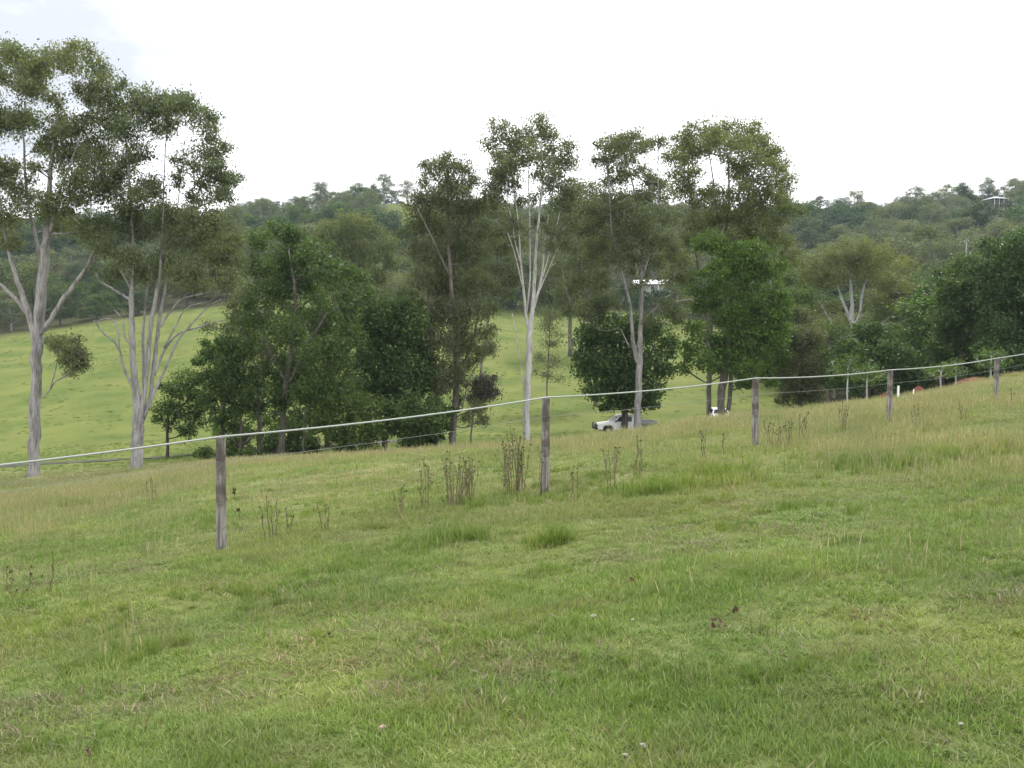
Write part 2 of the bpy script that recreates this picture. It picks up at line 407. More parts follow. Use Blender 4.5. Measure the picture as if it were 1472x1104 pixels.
# ------------------------------------------------------------------ geometry-node scatter (only for stuff)
def scatter(name, pts, rot, scl, idx, sources, cat, label):
    me = bpy.data.meshes.new(name); me.vertices.add(len(pts)); me.vertices.foreach_set('co', np.asarray(pts, np.float32).ravel())
    for nm, ty, arr, key in (('rot', 'FLOAT_VECTOR', rot, 'vector'), ('scl', 'FLOAT_VECTOR', scl, 'vector'), ('idx', 'INT', idx, 'value')):
        a = me.attributes.new(nm, ty, 'POINT'); a.data.foreach_set(key, np.asarray(arr, np.int32 if ty == 'INT' else np.float32).ravel())
    c = bpy.data.collections.new(name+'_kinds')
    for k, sm in enumerate(sources):
        o = bpy.data.objects.new('%s_kind_%02d' % (name, k), sm); c.objects.link(o)
    ob = link(name, me)
    ng = bpy.data.node_groups.new(name, 'GeometryNodeTree')
    ng.interface.new_socket('Geometry', in_out='INPUT', socket_type='NodeSocketGeometry'); ng.interface.new_socket('Geometry', in_out='OUTPUT', socket_type='NodeSocketGeometry')
    N = ng.nodes; i = N.new('NodeGroupInput'); o = N.new('NodeGroupOutput'); ip = N.new('GeometryNodeInstanceOnPoints'); ci = N.new('GeometryNodeCollectionInfo')
    ci.inputs['Collection'].default_value = c; ci.inputs['Separate Children'].default_value = True; ci.inputs['Reset Children'].default_value = True
    def na(nm, ty):
        q = N.new('GeometryNodeInputNamedAttribute'); q.data_type = ty; q.inputs['Name'].default_value = nm; return q.outputs[0]
    Lk = ng.links.new
    Lk(i.outputs[0], ip.inputs['Points']); Lk(ci.outputs[0], ip.inputs['Instance']); ip.inputs['Pick Instance'].default_value = True
    Lk(na('idx', 'INT'), ip.inputs['Instance Index']); Lk(na('scl', 'FLOAT_VECTOR'), ip.inputs['Scale'])
    e = N.new('FunctionNodeEulerToRotation'); Lk(na('rot', 'FLOAT_VECTOR'), e.inputs[0]); Lk(e.outputs[0], ip.inputs['Rotation'])
    Lk(ip.outputs[0], o.inputs[0])
    md = ob.modifiers.new('scatter', 'NODES'); md.node_group = ng
    return tag(ob, label, cat, kind='stuff')

# ------------------------------------------------------------------ grass
def grassmat(name, cols, dry):
    m, nt, out = newmat(name); w = worldpos(nt)
    t = attr(nt, 'tone').outputs['Fac']
    n1 = noise(nt, .55, 4, vec=w, dist=.5); n2 = noise(nt, 1.9, 4, vec=w); n0 = noise(nt, .16, 3, vec=w, dist=.6)
    c = ramp(nt, t, [(0, cols[0]), (.45, cols[1]), (.8, cols[2]), (1, cols[3])])
    c = mixc(nt, 1., c, ramp(nt, n1, [(.32, (.80, .88, .80)), (.5, (1.03, 1.03, 1)), (.68, (1.28, 1.16, 1.12))]), 'MULTIPLY')
    c = mixc(nt, ramp(nt, n2, [(.45, 0.), (.72, dry)]), c, (.25, .215, .13))
    c = mixc(nt, ramp(nt, n0, [(.42, 0.), (.7, dry)]), c, (.25, .215, .11))
    c = mixc(nt, ramp(nt, noise(nt, .8, 3, vec=worldpos(nt, (.7, 1.3, 1)), dist=1.), [(.58, 0.), (.7, .35)]), c, (.12, .185, .072))
    p = nt.nodes.new('ShaderNodeBsdfPrincipled'); nt.links.new(c, p.inputs['Base Color']); p.inputs['Roughness'].default_value = .6; p.inputs['Specular IOR Level'].default_value = .2
    tr = nt.nodes.new('ShaderNodeBsdfTranslucent'); nt.links.new(mixc(nt, 1., c, (1.2, 1.3, .7), 'MULTIPLY'), tr.inputs[0])
    mx = nt.nodes.new('ShaderNodeMixShader'); mx.inputs[0].default_value = .35
    nt.links.new(p.outputs[0], mx.inputs[1]); nt.links.new(tr.outputs[0], mx.inputs[2]); nt.links.new(mx.outputs[0], out.inputs[0]); return m
M['grass'] = grassmat('turf_blades', [(.095, .155, .036), (.17, .255, .060), (.245, .325, .090), (.42, .41, .24)], .4)
M['lush'] = grassmat('lush_blades', [(.085, .145, .028), (.14, .215, .042), (.20, .27, .06), (.28, .31, .11)], .12)
M['seed'] = grassmat('seed_grass', [(.19, .205, .10), (.28, .265, .155), (.36, .32, .21), (.44, .38, .28)], .25)
def tuft(seed, n, h, spread, w, mat, lean=.5, curve=.5, tip=0):
    rg = np.random.default_rng(seed); V = []; Fq = []; T = []
    for k in range(n):
        a = rg.random()*6.283; r = spread*math.sqrt(rg.random()); bx, by = r*math.cos(a), r*math.sin(a)
        hh = h*(.45+.75*rg.random()); an = rg.random()*6.283; ln = lean*(rg.random()**.8)*hh; dx, dy = math.cos(an), math.sin(an)
        sx, sy = -dy, dx; ww = w*(.6+.8*rg.random())*.5; b = len(V)
        segs = [(0, 0, 1), (.5, .35*ln, .85), (1, ln, .12)] if not tip else [(0, 0, .5), (.6, .4*ln, .4), (.75, .6*ln, 1.5), (1, ln, .4)]
        for (t, off, wk) in segs:
            z = hh*t*(1-curve*.3*t*(ln/hh)); cx, cy = bx+dx*off, by+dy*off
            V += [(cx-sx*ww*wk, cy-sy*ww*wk, z-.01), (cx+sx*ww*wk, cy+sy*ww*wk, z-.01)]
        for s_ in range(len(segs)-1): Fq.append([b+2*s_, b+2*s_+1, b+2*s_+3, b+2*s_+2]); 
        tt = rg.random(); T += [tt]*(len(segs)-1)
    return raw_mesh('tuft', V, np.array(Fq), [mat], tone=T)
short = [tuft(10+i, 30, .030, .065, .0040, M['grass'], 1.9) for i in range(6)]
medium = [tuft(30+i, 28, .055, .075, .0042, M['grass'], 1.1) for i in range(4)]
lush = [tuft(50+i, 44, .21, .10, .009, M['lush'], .8) for i in range(3)]
seedt = [tuft(70+i, 11, .25, .18, .0050, M['seed'], .35, tip=1) for i in range(4)]
M['thatch'] = grassmat('dry_thatch', [(.10, .085, .05), (.17, .145, .085), (.27, .235, .15), (.42, .38, .27)], .1)
thatch = [tuft(90+i, 30, .026, .10, .0045, M['thatch'], 2.6) for i in range(3)]
straw = [tuft(95+i, 5, .13, .06, .003, M['thatch'], .7) for i in range(2)]
def rosette(seed):
    rg = np.random.default_rng(seed); V = []; Fq = []; T = []
    for k in range(11):
        a = k*2.4+rg.random()*.4; L_ = .05+.04*rg.random(); w_ = L_*.30; up_ = .15+.5*rg.random(); dx, dy = math.cos(a), math.sin(a); b = len(V)
        for t_, wk in ((.05, .25), (.45, 1.), (.8, .8), (1., .1)):
            z_ = L_*up_*math.sin(t_*2.2)+.008; V += [(dx*L_*t_+dy*w_*wk*.5, dy*L_*t_-dx*w_*wk*.5, z_), (dx*L_*t_-dy*w_*wk*.5, dy*L_*t_+dx*w_*wk*.5, z_)]
        for q in range(3): Fq.append([b+2*q, b+2*q+1, b+2*q+3, b+2*q+2]); T.append(rg.random()*.7)
    return raw_mesh('rosette', V, np.array(Fq), [M['lush']], tone=T)
ros = [rosette(120+i) for i in range(3)]
src = short+medium+lush+seedt+thatch+straw+ros
GP, GR, GS, GI = [], [], [], []
def put(x, y, idx, s, sz=None):
    n = len(x); z = H(x, y)
    GP.append(np.stack([x, y, z], 1)); GI.append(idx)
    GR.append(np.stack([R.normal(size=n)*.12, R.normal(size=n)*.12, R.random(n)*6.283], 1))
    GS.append(np.stack([s, s, s if sz is None else sz], 1))
def band(y0, y1, dens, um=.62, extra=5.0):
    A = um*(y1**2-y0**2)+2*extra*(y1-y0); n = int(A*dens)
    y = np.sqrt(R.random(n)*(y1**2-y0**2)+y0**2); x = (R.random(n)*2-1)*(um*y+extra); return x, y
for y0, y1, dens, k in ((2.2, 5, 760, 1), (5, 8, 520, 1.05), (8, 13, 250, 1.2), (13, 20, 120, 1.5), (20, 30, 55, 1.9), (30, 48, 20, 2.4)):
    x, y = band(y0, y1, dens); n = len(x)
    tallness = vnoise(x, y, 1.4, 20)*.6+vnoise(x, y, .45, 21)*.4
    med = (R.random(n) < np.clip((tallness-.5)*3+.08+ss(7, 14, y)*.35, 0, .9))
    idx = np.where(med, R.integers(6, 10, n), R.integers(0, 6, n))
    s = k*(.7+.6*R.random(n)); put(x, y, idx, s, s*np.where(med, .55+.7*tallness, .7+.9*tallness)/k**.35)
for y0, y1, dens in ((6.5, 10, 6), (10, 14, 14), (14, 19, 26), (19, 24, 30), (24, 36, 26), (36, 60, 12)):
    x, y = band(y0, y1, dens, .66); n = len(x)
    keep = R.random(n) < ss(.40, .58, vnoise(x, y, 3.2, 23)*.65+vnoise(x, y, 1.0, 24)*.35)*.9+.12; x, y = x[keep], y[keep]; n = len(x)
    s = .7+.6*R.random(n); put(x, y, R.integers(13, 17, n), s*(1+ss(20, 45, y)*.6), s*(1-.25*ss(20, 45, y)))
for y0, y1, dens in ((2.2, 6, 130), (6, 12, 70), (12, 20, 22)):
    x, y = band(y0, y1, dens); m_ = vnoise(x, y, .9, 61)*.5+vnoise(x, y, .3, 62)*.5; k = R.random(len(x)) < ss(.42, .72, m_); x, y = x[k], y[k]; n = len(x)
    put(x, y, R.integers(17, 20, n), 1.0+.8*R.random(n), 1.1+.8*R.random(n))
for y0, y1, dens in ((2.2, 6, 9), (6, 12, 9), (12, 20, 7)):
    x, y = band(y0, y1, dens); n = len(x); put(x, y, R.integers(20, 22, n), .6+.7*R.random(n))
x, y = band(2.2, 14, 3.5); k = R.random(len(x)) < ss(.45, .65, vnoise(x, y, 1.3, 71)); x, y = x[k], y[k]; n = len(x); put(x, y, R.integers(22, 25, n), .35+.45*R.random(n))
# single lush tussocks of the kikuyu kind
def lush_patch(px, row, d, rad, n, s):
    c = P(px, row, d); x = c[0]+R.normal(size=n)*rad; y = c[1]+R.normal(size=n)*rad*.8
    put(x, y, R.integers(10, 13, n), s*(.6+.7*R.random(n)))
for a in ((960, 700, 12.3, .35, 40, 1.0), (1040, 680, 13.5, .3, 22, .9), (655, 752, 10.2, .22, 30, .75), (800, 755, 9.3, .12, 14, .9),
          (560, 780, 9.5, .5, 30, .5), (1290, 660, 13, .5, 35, .8), (1410, 650, 13.5, .4, 28, .8), (1225, 655, 14, .5, 30, .7), (330, 830, 8.4, .3, 22, .5),
          (215, 885, 6.7, .2, 18, .45), (340, 1050, 4.4, .22, 22, .35), (1040, 1020, 4.7, .16, 14, .35), (130, 715, 22, .5, 30, .9), (1150, 730, 10, .4, 20, .6),
          (760, 905, 6.3, .25, 16, .35), (900, 715, 13, .4, 20, .6), (700, 700, 13.2, .5, 30, .7), (860, 690, 14.5, .8, 40, .6)):
    lush_patch(*a)
for _ in range(70):
    y = R.uniform(4, 22); x = R.uniform(-.6, .6)*y; n = R.integers(5, 14)
    put(x+R.normal(size=n)*.15, y+R.normal(size=n)*.12, R.integers(10, 13, n), (.25+.3*R.random(n))*(1 if y > 9 else .75))
x = R.uniform(-150, 70, 9000); y = R.uniform(85, 280, 9000); k = (y < forest_start(736+F*x/y)-4) & (vnoise(x, y, 11, 51)*.6+vnoise(x, y, 3, 52)*.4 > .5)
x, y = x[k], y[k]; n = len(x); put(x, y, R.integers(10, 13, n), 2.0+1.6*R.random(n), .3+.55*R.random(n))
# rough grass along the valley edge and round the tree feet
x = R.uniform(-46, 40, 9000); y = R.uniform(50, 92, 9000); put(x, y, R.integers(10, 13, 9000), 1.0+.9*R.random(9000), .3+.4*R.random(9000)*ss(.3, .7, vnoise(x, y, 5, 33)))
scatter('grass', np.vstack(GP), np.vstack(GR), np.vstack(GS), np.concatenate(GI), src, 'grass', 'green pasture grass with pinkish seed heads over the whole foreground slope')

# ------------------------------------------------------------------ generic trees (for the far wood and ridge)
def generic(seed, kind, h=13.0):
    st = random.getstate(); random.seed(seed); rg = random
    mb = MB(); blobs = []
    if kind == 'gum':
        th = h*.42; nb = 14; cw = h*.33; lf, L, W, dr, up = 'gum_grey', .36, .17, .4, .2
    elif kind == 'olive':
        th = h*.4; nb = 13; cw = h*.34; lf, L, W, dr, up = 'woodolive', .36, .19, .2, .5
    else:
        th = h*.25; nb = 15; cw = h*.36; lf, L, W, dr, up = ('woodgreen' if kind == 'broad' else 'wooddark'), .36, .24, 0, .7
    lean = rg.uniform(-.6, .6); top = np.array([lean, rg.uniform(-.6, .6), h*.82])
    tr = [np.array([0, 0, -.6]), np.array([lean*.1, 0, th*.5]), np.array([lean*.4, 0, th]), top]
    sp = smooth_path(tr, 3); mb.tube(sp, list(np.linspace(h*.021, h*.006, len(sp))), 7)
    for k in range(nb):
        f = k/(nb-1); z = th*.8+(h*.93-th*.8)*f; a = k*2.4+rg.random(); rad = cw*(1-.62*f**3)*rg.uniform(.4, 1.0)*(.95 if kind == 'gum' else 1.0)
        r = h*rg.uniform(.085, .14)*(1.0 if kind != 'gum' else .85)
        c = (rad*math.cos(a)+lean*f, rad*math.sin(a), z); blobs.append((*c, r*1.15, r*1.15, r*.85))
        s0 = sp[min(len(sp)-2, int((.35+.5*f)*len(sp)))]
        cc = np.array(c); mid = (s0+cc)/2+np.array([0, 0, -.05*h*.3]); mb.tube([s0, mid, cc], [h*.008, h*.006, h*.002], 5, cap=False)
    random.setstate(st)
    C, T, _ = blob_leaves(blobs, L, W, 2.6 if kind != 'gum' else 2.4, sub=.5, flat=.65)
    V, Fc, t = leaves(C, L, W, dr, up, T)
    return V, Fc, t, mb, lf
GEN = []
for i, kd in enumerate(['gum', 'broad', 'olive', 'dark', 'gum', 'broad', 'olive', 'gum']):
    V, Fc, t, mb, lf = generic(100+i, kd)
    bark = 'gumbark' if kd == 'gum' else 'darkbark'
    nv = len(mb.v); tv = np.array(mb.v); tf = [f for f in mb.f if len(f) == 4]
    AV = np.vstack([tv, V]); AF = np.vstack([np.array(tf), Fc+nv]); tone = np.concatenate([np.zeros(len(tf)), t]); mi = np.concatenate([np.ones(len(tf)), np.zeros(len(Fc))])
    GEN.append(dict(kind=kd, one=raw_mesh('wood_kind', AV, AF, [M[lf], M[bark]], tone=tone, midx=mi),
                    crown=raw_mesh('far_crown', V, Fc, [M[lf]], tone=t), trunk=mb.mesh('far_trunk', M[bark], True)))
def gtree(px, d, k, h, label, group=None, name='ridge_tree', wid=1.0, rz=0., sink=0.):
    x = P(px, 400, d)[0]; z = h1(x, d)-sink
    r = empty(name, (x, d, z), label, 'tree', group, rz); s = h/13.0; r.scale = (s*wid*1.25, s*wid*1.25, s)
    link('trunk', GEN[k]['trunk'], r); link('crown', GEN[k]['crown'], r); return r

# ------------------------------------------------------------------ the far wood (reads as one mass)
def wood():
    pts = []; cell = {}
    xs = R.uniform(-640, 640, 90000); ys = R.uniform(85, 640, 90000)
    px = 736+F*xs/ys
    ok = (px > -350) & (px < 1950) & (ys > forest_start(px)+3)
    cl = 1.6*np.exp(-(((px-588)/52)**2+((ys-450)/70)**2))+.9*np.exp(-(((px-400)/50)**2+((ys-285)/22)**2))+1.3*np.exp(-(((px-1425)/40)**2+((ys-405)/50)**2))+np.exp(-(((px-560)/60)**2+((ys-330)/26)**2))+.9*np.exp(-(((px-940)/60)**2+((ys-292)/26)**2))+.9*np.exp(-(((px-1425)/26)**2+((ys-440)/40)**2))+.8*np.exp(-(((px-815)/30)**2+((ys-300)/18)**2))
    ok &= R.random(90000) > cl*1.6
    xs, ys = xs[ok], ys[ok]
    for x, y in zip(xs, ys):
        sp = 6.0 if y < 200 else 8.6
        k = (int(x//sp), int(y//sp))
        if any((k[0]+a, k[1]+b) in cell and (cell[(k[0]+a, k[1]+b)][0]-x)**2+(cell[(k[0]+a, k[1]+b)][1]-y)**2 < sp*sp for a in (-1, 0, 1) for b in (-1, 0, 1)): continue
        cell[k] = (x, y); pts.append((x, y))
    pts = np.array(pts); n = len(pts); z = H(pts[:, 0], pts[:, 1])-.4
    px = 736+F*pts[:, 0]/pts[:, 1]
    nz = vnoise(pts[:, 0], pts[:, 1], 45, 40)*.7+R.random(n)*.3
    order = np.array([3, 1, 5, 1, 2, 6, 0, 4, 7, 0]); idx = order[np.clip((nz*13-1.5).astype(int), 0, 9)]
    s = (.55+.65*R.random(n)**1.3); s *= np.where(pts[:, 1] < 230, .8, 1.0)
    s *= np.where(px < 340, .8, 1); s *= 1-.3*ss(430, 480, pts[:, 1])
    sc = np.stack([s*1.55, s*1.55, s*(.85+.35*R.random(n))], 1)
    rot = np.stack([R.normal(size=n)*.04, R.normal(size=n)*.04, R.random(n)*6.283], 1)
    print('wood trees', n)
    scatter('woodland', np.column_stack([pts, z]), rot, sc, idx, [g['one'] for g in GEN], 'woodland', 'dense mixed woodland covering the far hillside up to the ridge')
wood()

LIMB = .88
# ------------------------------------------------------------------ near trees
tree('gum_tree', 'tallest pale trunked gum at the far left edge with forked limbs and high open crown', 50, 692, 55,
 [[(50, 692, 17), (49, 640, 16), (51, 580, 15.5), (53, 530, 15), (54, 480, 17), (58, 430, 15), (64, 370, 13), (68, 320, 9), (72, 260, 6), (78, 200, 4), (84, 150, 2.5)],
  [(52, 487, 11), (44, 462, 10), (34, 430, 9), (22, 395, 7), (12, 360, 5), (4, 320, 4), (-2, 270, 3)],
  [(40, 452, 7), (24, 432, 6), (8, 416, 5.5), (-14, 398, 5), (-30, 370, 4)],
  [(56, 482, 9), (74, 458, 8), (90, 432, 8), (108, 408, 7), (124, 385, 5), (140, 350, 4)],
  [(66, 350, 7), (76, 318, 6), (84, 280, 4), (100, 240, 3), (118, 190, 2.5)],
  [(62, 380, 8), (52, 345, 6), (42, 300, 5), (36, 250, 4), (34, 200, 3), (26, 150, 2)],
  [(62, 572, 2.5), (72, 560, 2.5), (80, 548, 2), (95, 540, 2), (106, 526, 1.5)], [(72, 560, 2), (80, 530, 1.6), (84, 505, 1.5)]],
 [(14, 74, 20, 14), (37, 94, 24), (67, 87, 22, 17), (100, 88, 24, 17), (124, 72, 12), (136, 100, 20), (146, 122, 16), (30, 112, 20), (2, 112, 13), (50, 130, 20), (128, 134, 19, 14),
  (78, 142, 13), (33, 171, 24), (8, 181, 24), (-25, 160, 30), (-20, 100, 24), (88, 171, 13), (97, 198, 18), (116, 181, 20), (67, 211, 15), (90, 231, 22), (117, 218, 22), (10, 240, 14), (20, 265, 19),
  (-25, 250, 28), (44, 291, 26, 18), (74, 298, 27, 18), (8, 308, 24), (107, 285, 27), (94, 322, 24, 17), (125, 330, 26, 20), (-20, 330, 26), (52, 240, 10), (110, 255, 18), (20, 350, 12),
  (100, 508, 14), (86, 494, 12), (112, 524, 12), (122, 518, 9), (92, 520, 9), (106, 492, 9), (72, 488, 7), (100, 537, 6)], L=.24, W=.10, cover=1.6, droop=.6, fill=.35, infill=3.2, infrom=.0)
tree('gum_tree', 'many stemmed gum second from the left with fan of bare grey branches beneath its crown', 197, 680, 55,
 [[(197, 680, 19), (197, 650, 17), (198, 615, 17), (196, 570, 11), (192, 520, 9), (190, 470, 8), (189, 430, 7), (192, 380, 5), (190, 320, 4), (185, 250, 3), (180, 190, 2)],
  [(200, 620, 10), (207, 570, 9), (212, 520, 8), (216, 470, 7.5), (224, 430, 7), (231, 380, 5), (234, 320, 3), (236, 250, 1.8), (240, 180, 1)],
  [(199, 640, 9), (205, 590, 7), (207, 540, 6), (206, 480, 5), (210, 430, 4), (214, 380, 3)],
  [(203, 610, 7), (216, 570, 7), (222, 520, 7), (228, 470, 6), (236, 420, 5), (246, 370, 3.4), (254, 310, 2), (260, 250, 1.4), (266, 200, 1)],
  [(207, 600, 5), (224, 560, 5), (242, 520, 4), (256, 490, 3.5), (276, 465, 3), (300, 440, 2.5), (318, 430, 2)],
  [(222, 540, 4), (236, 505, 4), (256, 480, 3.5), (280, 472, 3), (305, 464, 2), (322, 460, 1.5)],
  [(194, 560, 5), (180, 535, 4.5), (172, 505, 3.5), (163, 490, 3), (148, 478, 2.5), (135, 460, 2)],
  [(172, 505, 3), (168, 470, 2.5), (156, 458, 2.5), (138, 462, 1.5)],
  [(189, 500, 3), (178, 480, 3), (176, 460, 2), (164, 445, 1.5)],
  [(189, 432, 5), (176, 424, 4), (160, 414, 3.5), (144, 404, 3), (138, 392, 2)],
  [(188, 415, 4), (180, 400, 3), (170, 386, 3), (156, 384, 2)],
  [(230, 470, 4), (246, 446, 3.5), (262, 430, 3), (284, 424, 2.5), (300, 420, 2)],
  [(236, 500, 3), (252, 470, 3), (262, 450, 2), (274, 440, 1.5), (296, 434, 1.5)],
  [(246, 370, 3), (268, 320, 1.8), (290, 260, 1.3), (300, 210, 1)]],
 [(177, 122, 8), (158, 144, 20), (208, 138, 18, 13), (241, 151, 24, 15), (268, 148, 20, 14), (214, 164, 22), (285, 170, 20), (161, 171, 22), (182, 188, 22), (148, 206, 22), (236, 186, 18),
  (301, 190, 15), (322, 213, 11), (295, 218, 21), (201, 218, 18), (140, 238, 22), (167, 248, 24), (262, 230, 11), (296, 248, 18), (322, 256, 16), (341, 256, 8), (214, 271, 21), (188, 291, 25),
  (146, 275, 20), (255, 262, 10), (287, 285, 15), (318, 280, 13), (235, 308, 26, 18), (285, 314, 28, 18), (318, 325, 24, 18), (168, 318, 25), (208, 332, 24), (261, 342, 26, 18), (302, 358, 27, 19),
  (332, 378, 20), (235, 378, 24, 16), (268, 385, 24, 16), (325, 402, 20, 14), (150, 350, 20), (180, 370, 20, 14), (290, 410, 20, 10), (338, 350, 14), (160, 396, 16, 12), (205, 395, 14)],
 leaf='gum', L=.24, W=.10, cover=1.6, droop=.6, fill=.35, infill=4.0, infrom=.05)
LIMB = .72
tree('gum_tree', 'slender white trunked gum splitting into many upright stems in the middle of the row', 757, 632, 75,
 [[(756, 634, 10.5), (757, 590, 10), (759, 540, 9.5), (761, 500, 9.5), (762, 470, 8), (766, 440, 6), (768, 400, 5), (771, 350, 4), (776, 300, 3.2), (780, 250, 2.2), (778, 200, 1.5)],
  [(761, 480, 6), (756, 450, 5.5), (752, 410, 5), (748, 370, 4), (746, 330, 3), (740, 280, 2.5), (732, 230, 1.6)],
  [(763, 460, 5), (772, 425, 5), (780, 385, 4), (784, 340, 3), (792, 290, 2.5), (800, 240, 1.6)],
  [(757, 450, 4), (762, 400, 3.6), (762, 350, 3.3), (761, 300, 3), (760, 250, 2), (762, 200, 1.3)],
  [(766, 440, 4), (778, 405, 3), (788, 370, 2.5), (798, 335, 2), (806, 300, 1.5)],
  [(749, 380, 3), (740, 345, 2.6), (734, 310, 2), (728, 290, 1.4)],
  [(752, 415, 3), (746, 390, 2.5), (739, 362, 2), (730, 335, 1.5)],
  [(770, 430, 3), (784, 398, 2.2), (796, 370, 1.8), (808, 345, 1.3)],
  [(754, 570, 2), (748, 520, 2), (740, 470, 1.8), (736, 450, 1.2)]],
 [(722, 186, 15), (706, 206, 13), (737, 200, 14), (775, 178, 16), (758, 196, 18), (791, 192, 14), (729, 222, 15), (765, 218, 18), (794, 220, 14), (817, 213, 12), (820, 235, 14), (804, 236, 12),
  (712, 248, 10), (730, 246, 14), (788, 250, 14), (703, 272, 12), (729, 267, 14), (796, 270, 17), (822, 272, 16), (752, 232, 10), (714, 292, 15), (808, 296, 18), (748, 290, 8), (736, 320, 9), (800, 335, 10), (820, 320, 14), (744, 345, 8), (792, 356, 9), (812, 350, 10), (772, 318, 8), (756, 330, 7), (730, 350, 9), (786, 318, 9), (764, 286, 9), (800, 378, 8), (742, 372, 7)],
 bark='whitebark', leaf='gum_grey', L=.3, W=.13, cover=1.55, droop=.5, fill=.35, twigs=6, infill=2.4)
LIMB = .9
tree('gum_tree', 'pale forked gum standing just in front of the white utility truck', 915, 616, 80,
 [[(916, 618, 11), (917, 580, 10), (918, 540, 9.5), (919, 500, 8.5), (921, 470, 6.5), (922, 430, 6), (922, 390, 5.5), (924, 350, 4), (918, 300, 3), (906, 250, 2), (900, 210, 1.5)],
  [(916, 522, 7), (911, 495, 6.5), (908, 465, 6), (905, 435, 5), (898, 408, 5), (892, 385, 3.5), (880, 340, 2.5), (876, 280, 2), (872, 230, 1.4)],
  [(923, 400, 4), (932, 370, 3.2), (938, 345, 2.5), (946, 300, 2), (946, 250, 1.3), (946, 215, 1)],
  [(922, 470, 3), (934, 450, 2.4), (955, 438, 2), (980, 432, 1.5), (996, 430, 1)],
  [(938, 450, 2), (954, 430, 2), (975, 418, 1.5)],
  [(905, 500, 2.4), (898, 485, 2), (893, 474, 1.5)]],
 [(876, 209, 15), (905, 202, 18), (921, 214, 13), (892, 226, 16), (869, 230, 12), (946, 204, 11), (932, 208, 10), (921, 244, 10), (876, 258, 13), (892, 256, 12), (935, 258, 14), (905, 280, 20), (945, 280, 18),
  (870, 290, 18), (852, 300, 18), (890, 310, 20), (925, 312, 22), (958, 312, 18), (842, 330, 18), (870, 340, 20), (905, 345, 20), (940, 345, 20), (855, 370, 20), (885, 372, 18), (832, 400, 16), (860, 405, 18),
  (960, 345, 16), (925, 405, 7), (950, 399, 6), (912, 412, 7), (964, 408, 6), (940, 376, 14), (976, 372, 14), (850, 436, 18), (875, 432, 14), (912, 374, 12), (958, 440, 12), (985, 432, 9), (838, 452, 12), (935, 460, 12), (975, 455, 9)],
 bark='gumbark', leaf='gum', L=.3, W=.13, cover=1.6, droop=.5, fill=.35, infill=2.6, infrom=.0)
tree('gum_tree', 'broad dome crowned gum rising behind the bright green tree', 1026, 600, 95,
 [[(1019, 602, 8), (1019, 560, 7), (1020, 500, 7), (1024, 440, 6), (1034, 380, 5), (1044, 330, 4), (1048, 280, 3), (1046, 220, 2)],
  [(1020, 500, 5), (1010, 430, 4), (1000, 360, 3.5), (996, 300, 3), (990, 250, 2), (990, 210, 1.2)],
  [(1026, 430, 5), (1056, 370, 4), (1070, 310, 3), (1080, 260, 2.4), (1094, 220, 1.4)],
  [(1040, 350, 3), (1030, 300, 2.5), (1024, 250, 2), (1016, 205, 1.3)],
  [(1066, 330, 3), (1100, 290, 2.4), (1118, 260, 1.5)]],
 [(986, 194, 12), (1017, 188, 18, 13), (1045, 187, 18, 13), (1070, 194, 19), (1092, 206, 16), (1107, 220, 16), (1121, 237, 13), (1135, 258, 10), (983, 212, 17), (967, 224, 14), (1006, 208, 15), (1039, 205, 15),
  (1071, 214, 16), (993, 228, 12), (1060, 240, 15), (1088, 236, 15), (1040, 226, 10), (1071, 256, 13), (1112, 254, 15), (973, 246, 15), (1000, 250, 11), (1024, 276, 13), (973, 272, 18), (1004, 288, 18), (1040, 290, 18),
  (1071, 280, 19), (1100, 272, 16), (1122, 286, 14), (1088, 304, 19), (1055, 310, 19), (1114, 318, 18), (1088, 335, 18), (1128, 345, 14), (1022, 316, 16), (990, 318, 18), (1064, 340, 18), (1104, 355, 15), (984, 346, 15), (1012, 340, 12), (975, 375, 15), (962, 398, 14), (990, 400, 14), (1140, 300, 12), (1138, 370, 13), (1120, 385, 14), (1075, 318, 16), (1035, 345, 14)],
 bark='greybark', leaf='gum_olive', L=.36, W=.16, cover=1.6, droop=.35, up=.2, fill=.35, infill=2.6, infrom=.0)
tree('leafy_tree', 'bright green dense leaved tree standing right of the pale forked gum', 1038, 602, 88,
 [[(1037, 604, 12), (1037, 570, 11), (1040, 540, 12), (1046, 500, 10), (1052, 450, 7), (1060, 400, 4)], [(1040, 540, 7), (1024, 510, 5), (1012, 480, 3)], [(1048, 490, 6), (1075, 460, 5), (1095, 430, 3)], [(1047, 590, 7), (1050, 555, 7), (1052, 520, 6)]],
 [(1018, 350, 16), (1050, 366, 20), (1084, 362, 18), (1064, 392, 26), (1098, 388, 22), (1114, 418, 15), (1078, 428, 27), (1110, 452, 17), (1040, 418, 20), (1086, 468, 25), (1112, 488, 15), (1096, 512, 20), (1104, 534, 14),
  (1008, 442, 15), (1000, 474, 15), (1020, 492, 18), (1012, 518, 15), (1048, 455, 24), (1056, 495, 22), (1076, 530, 15), (1040, 520, 14), (990, 500, 14), (985, 530, 11), (972, 455, 13), (965, 490, 10), (1120, 475, 14), (1118, 512, 14), (1070, 548, 12), (1105, 548, 10), (1126, 440, 11), (1030, 392, 16), (1000, 420, 14), (1060, 520, 20), (1030, 520, 18)],
 bark='greybark', leaf='bright', L=.38, W=.22, cover=2.1, droop=0, up=.5, fill=.45, extra=.3, infill=.8)
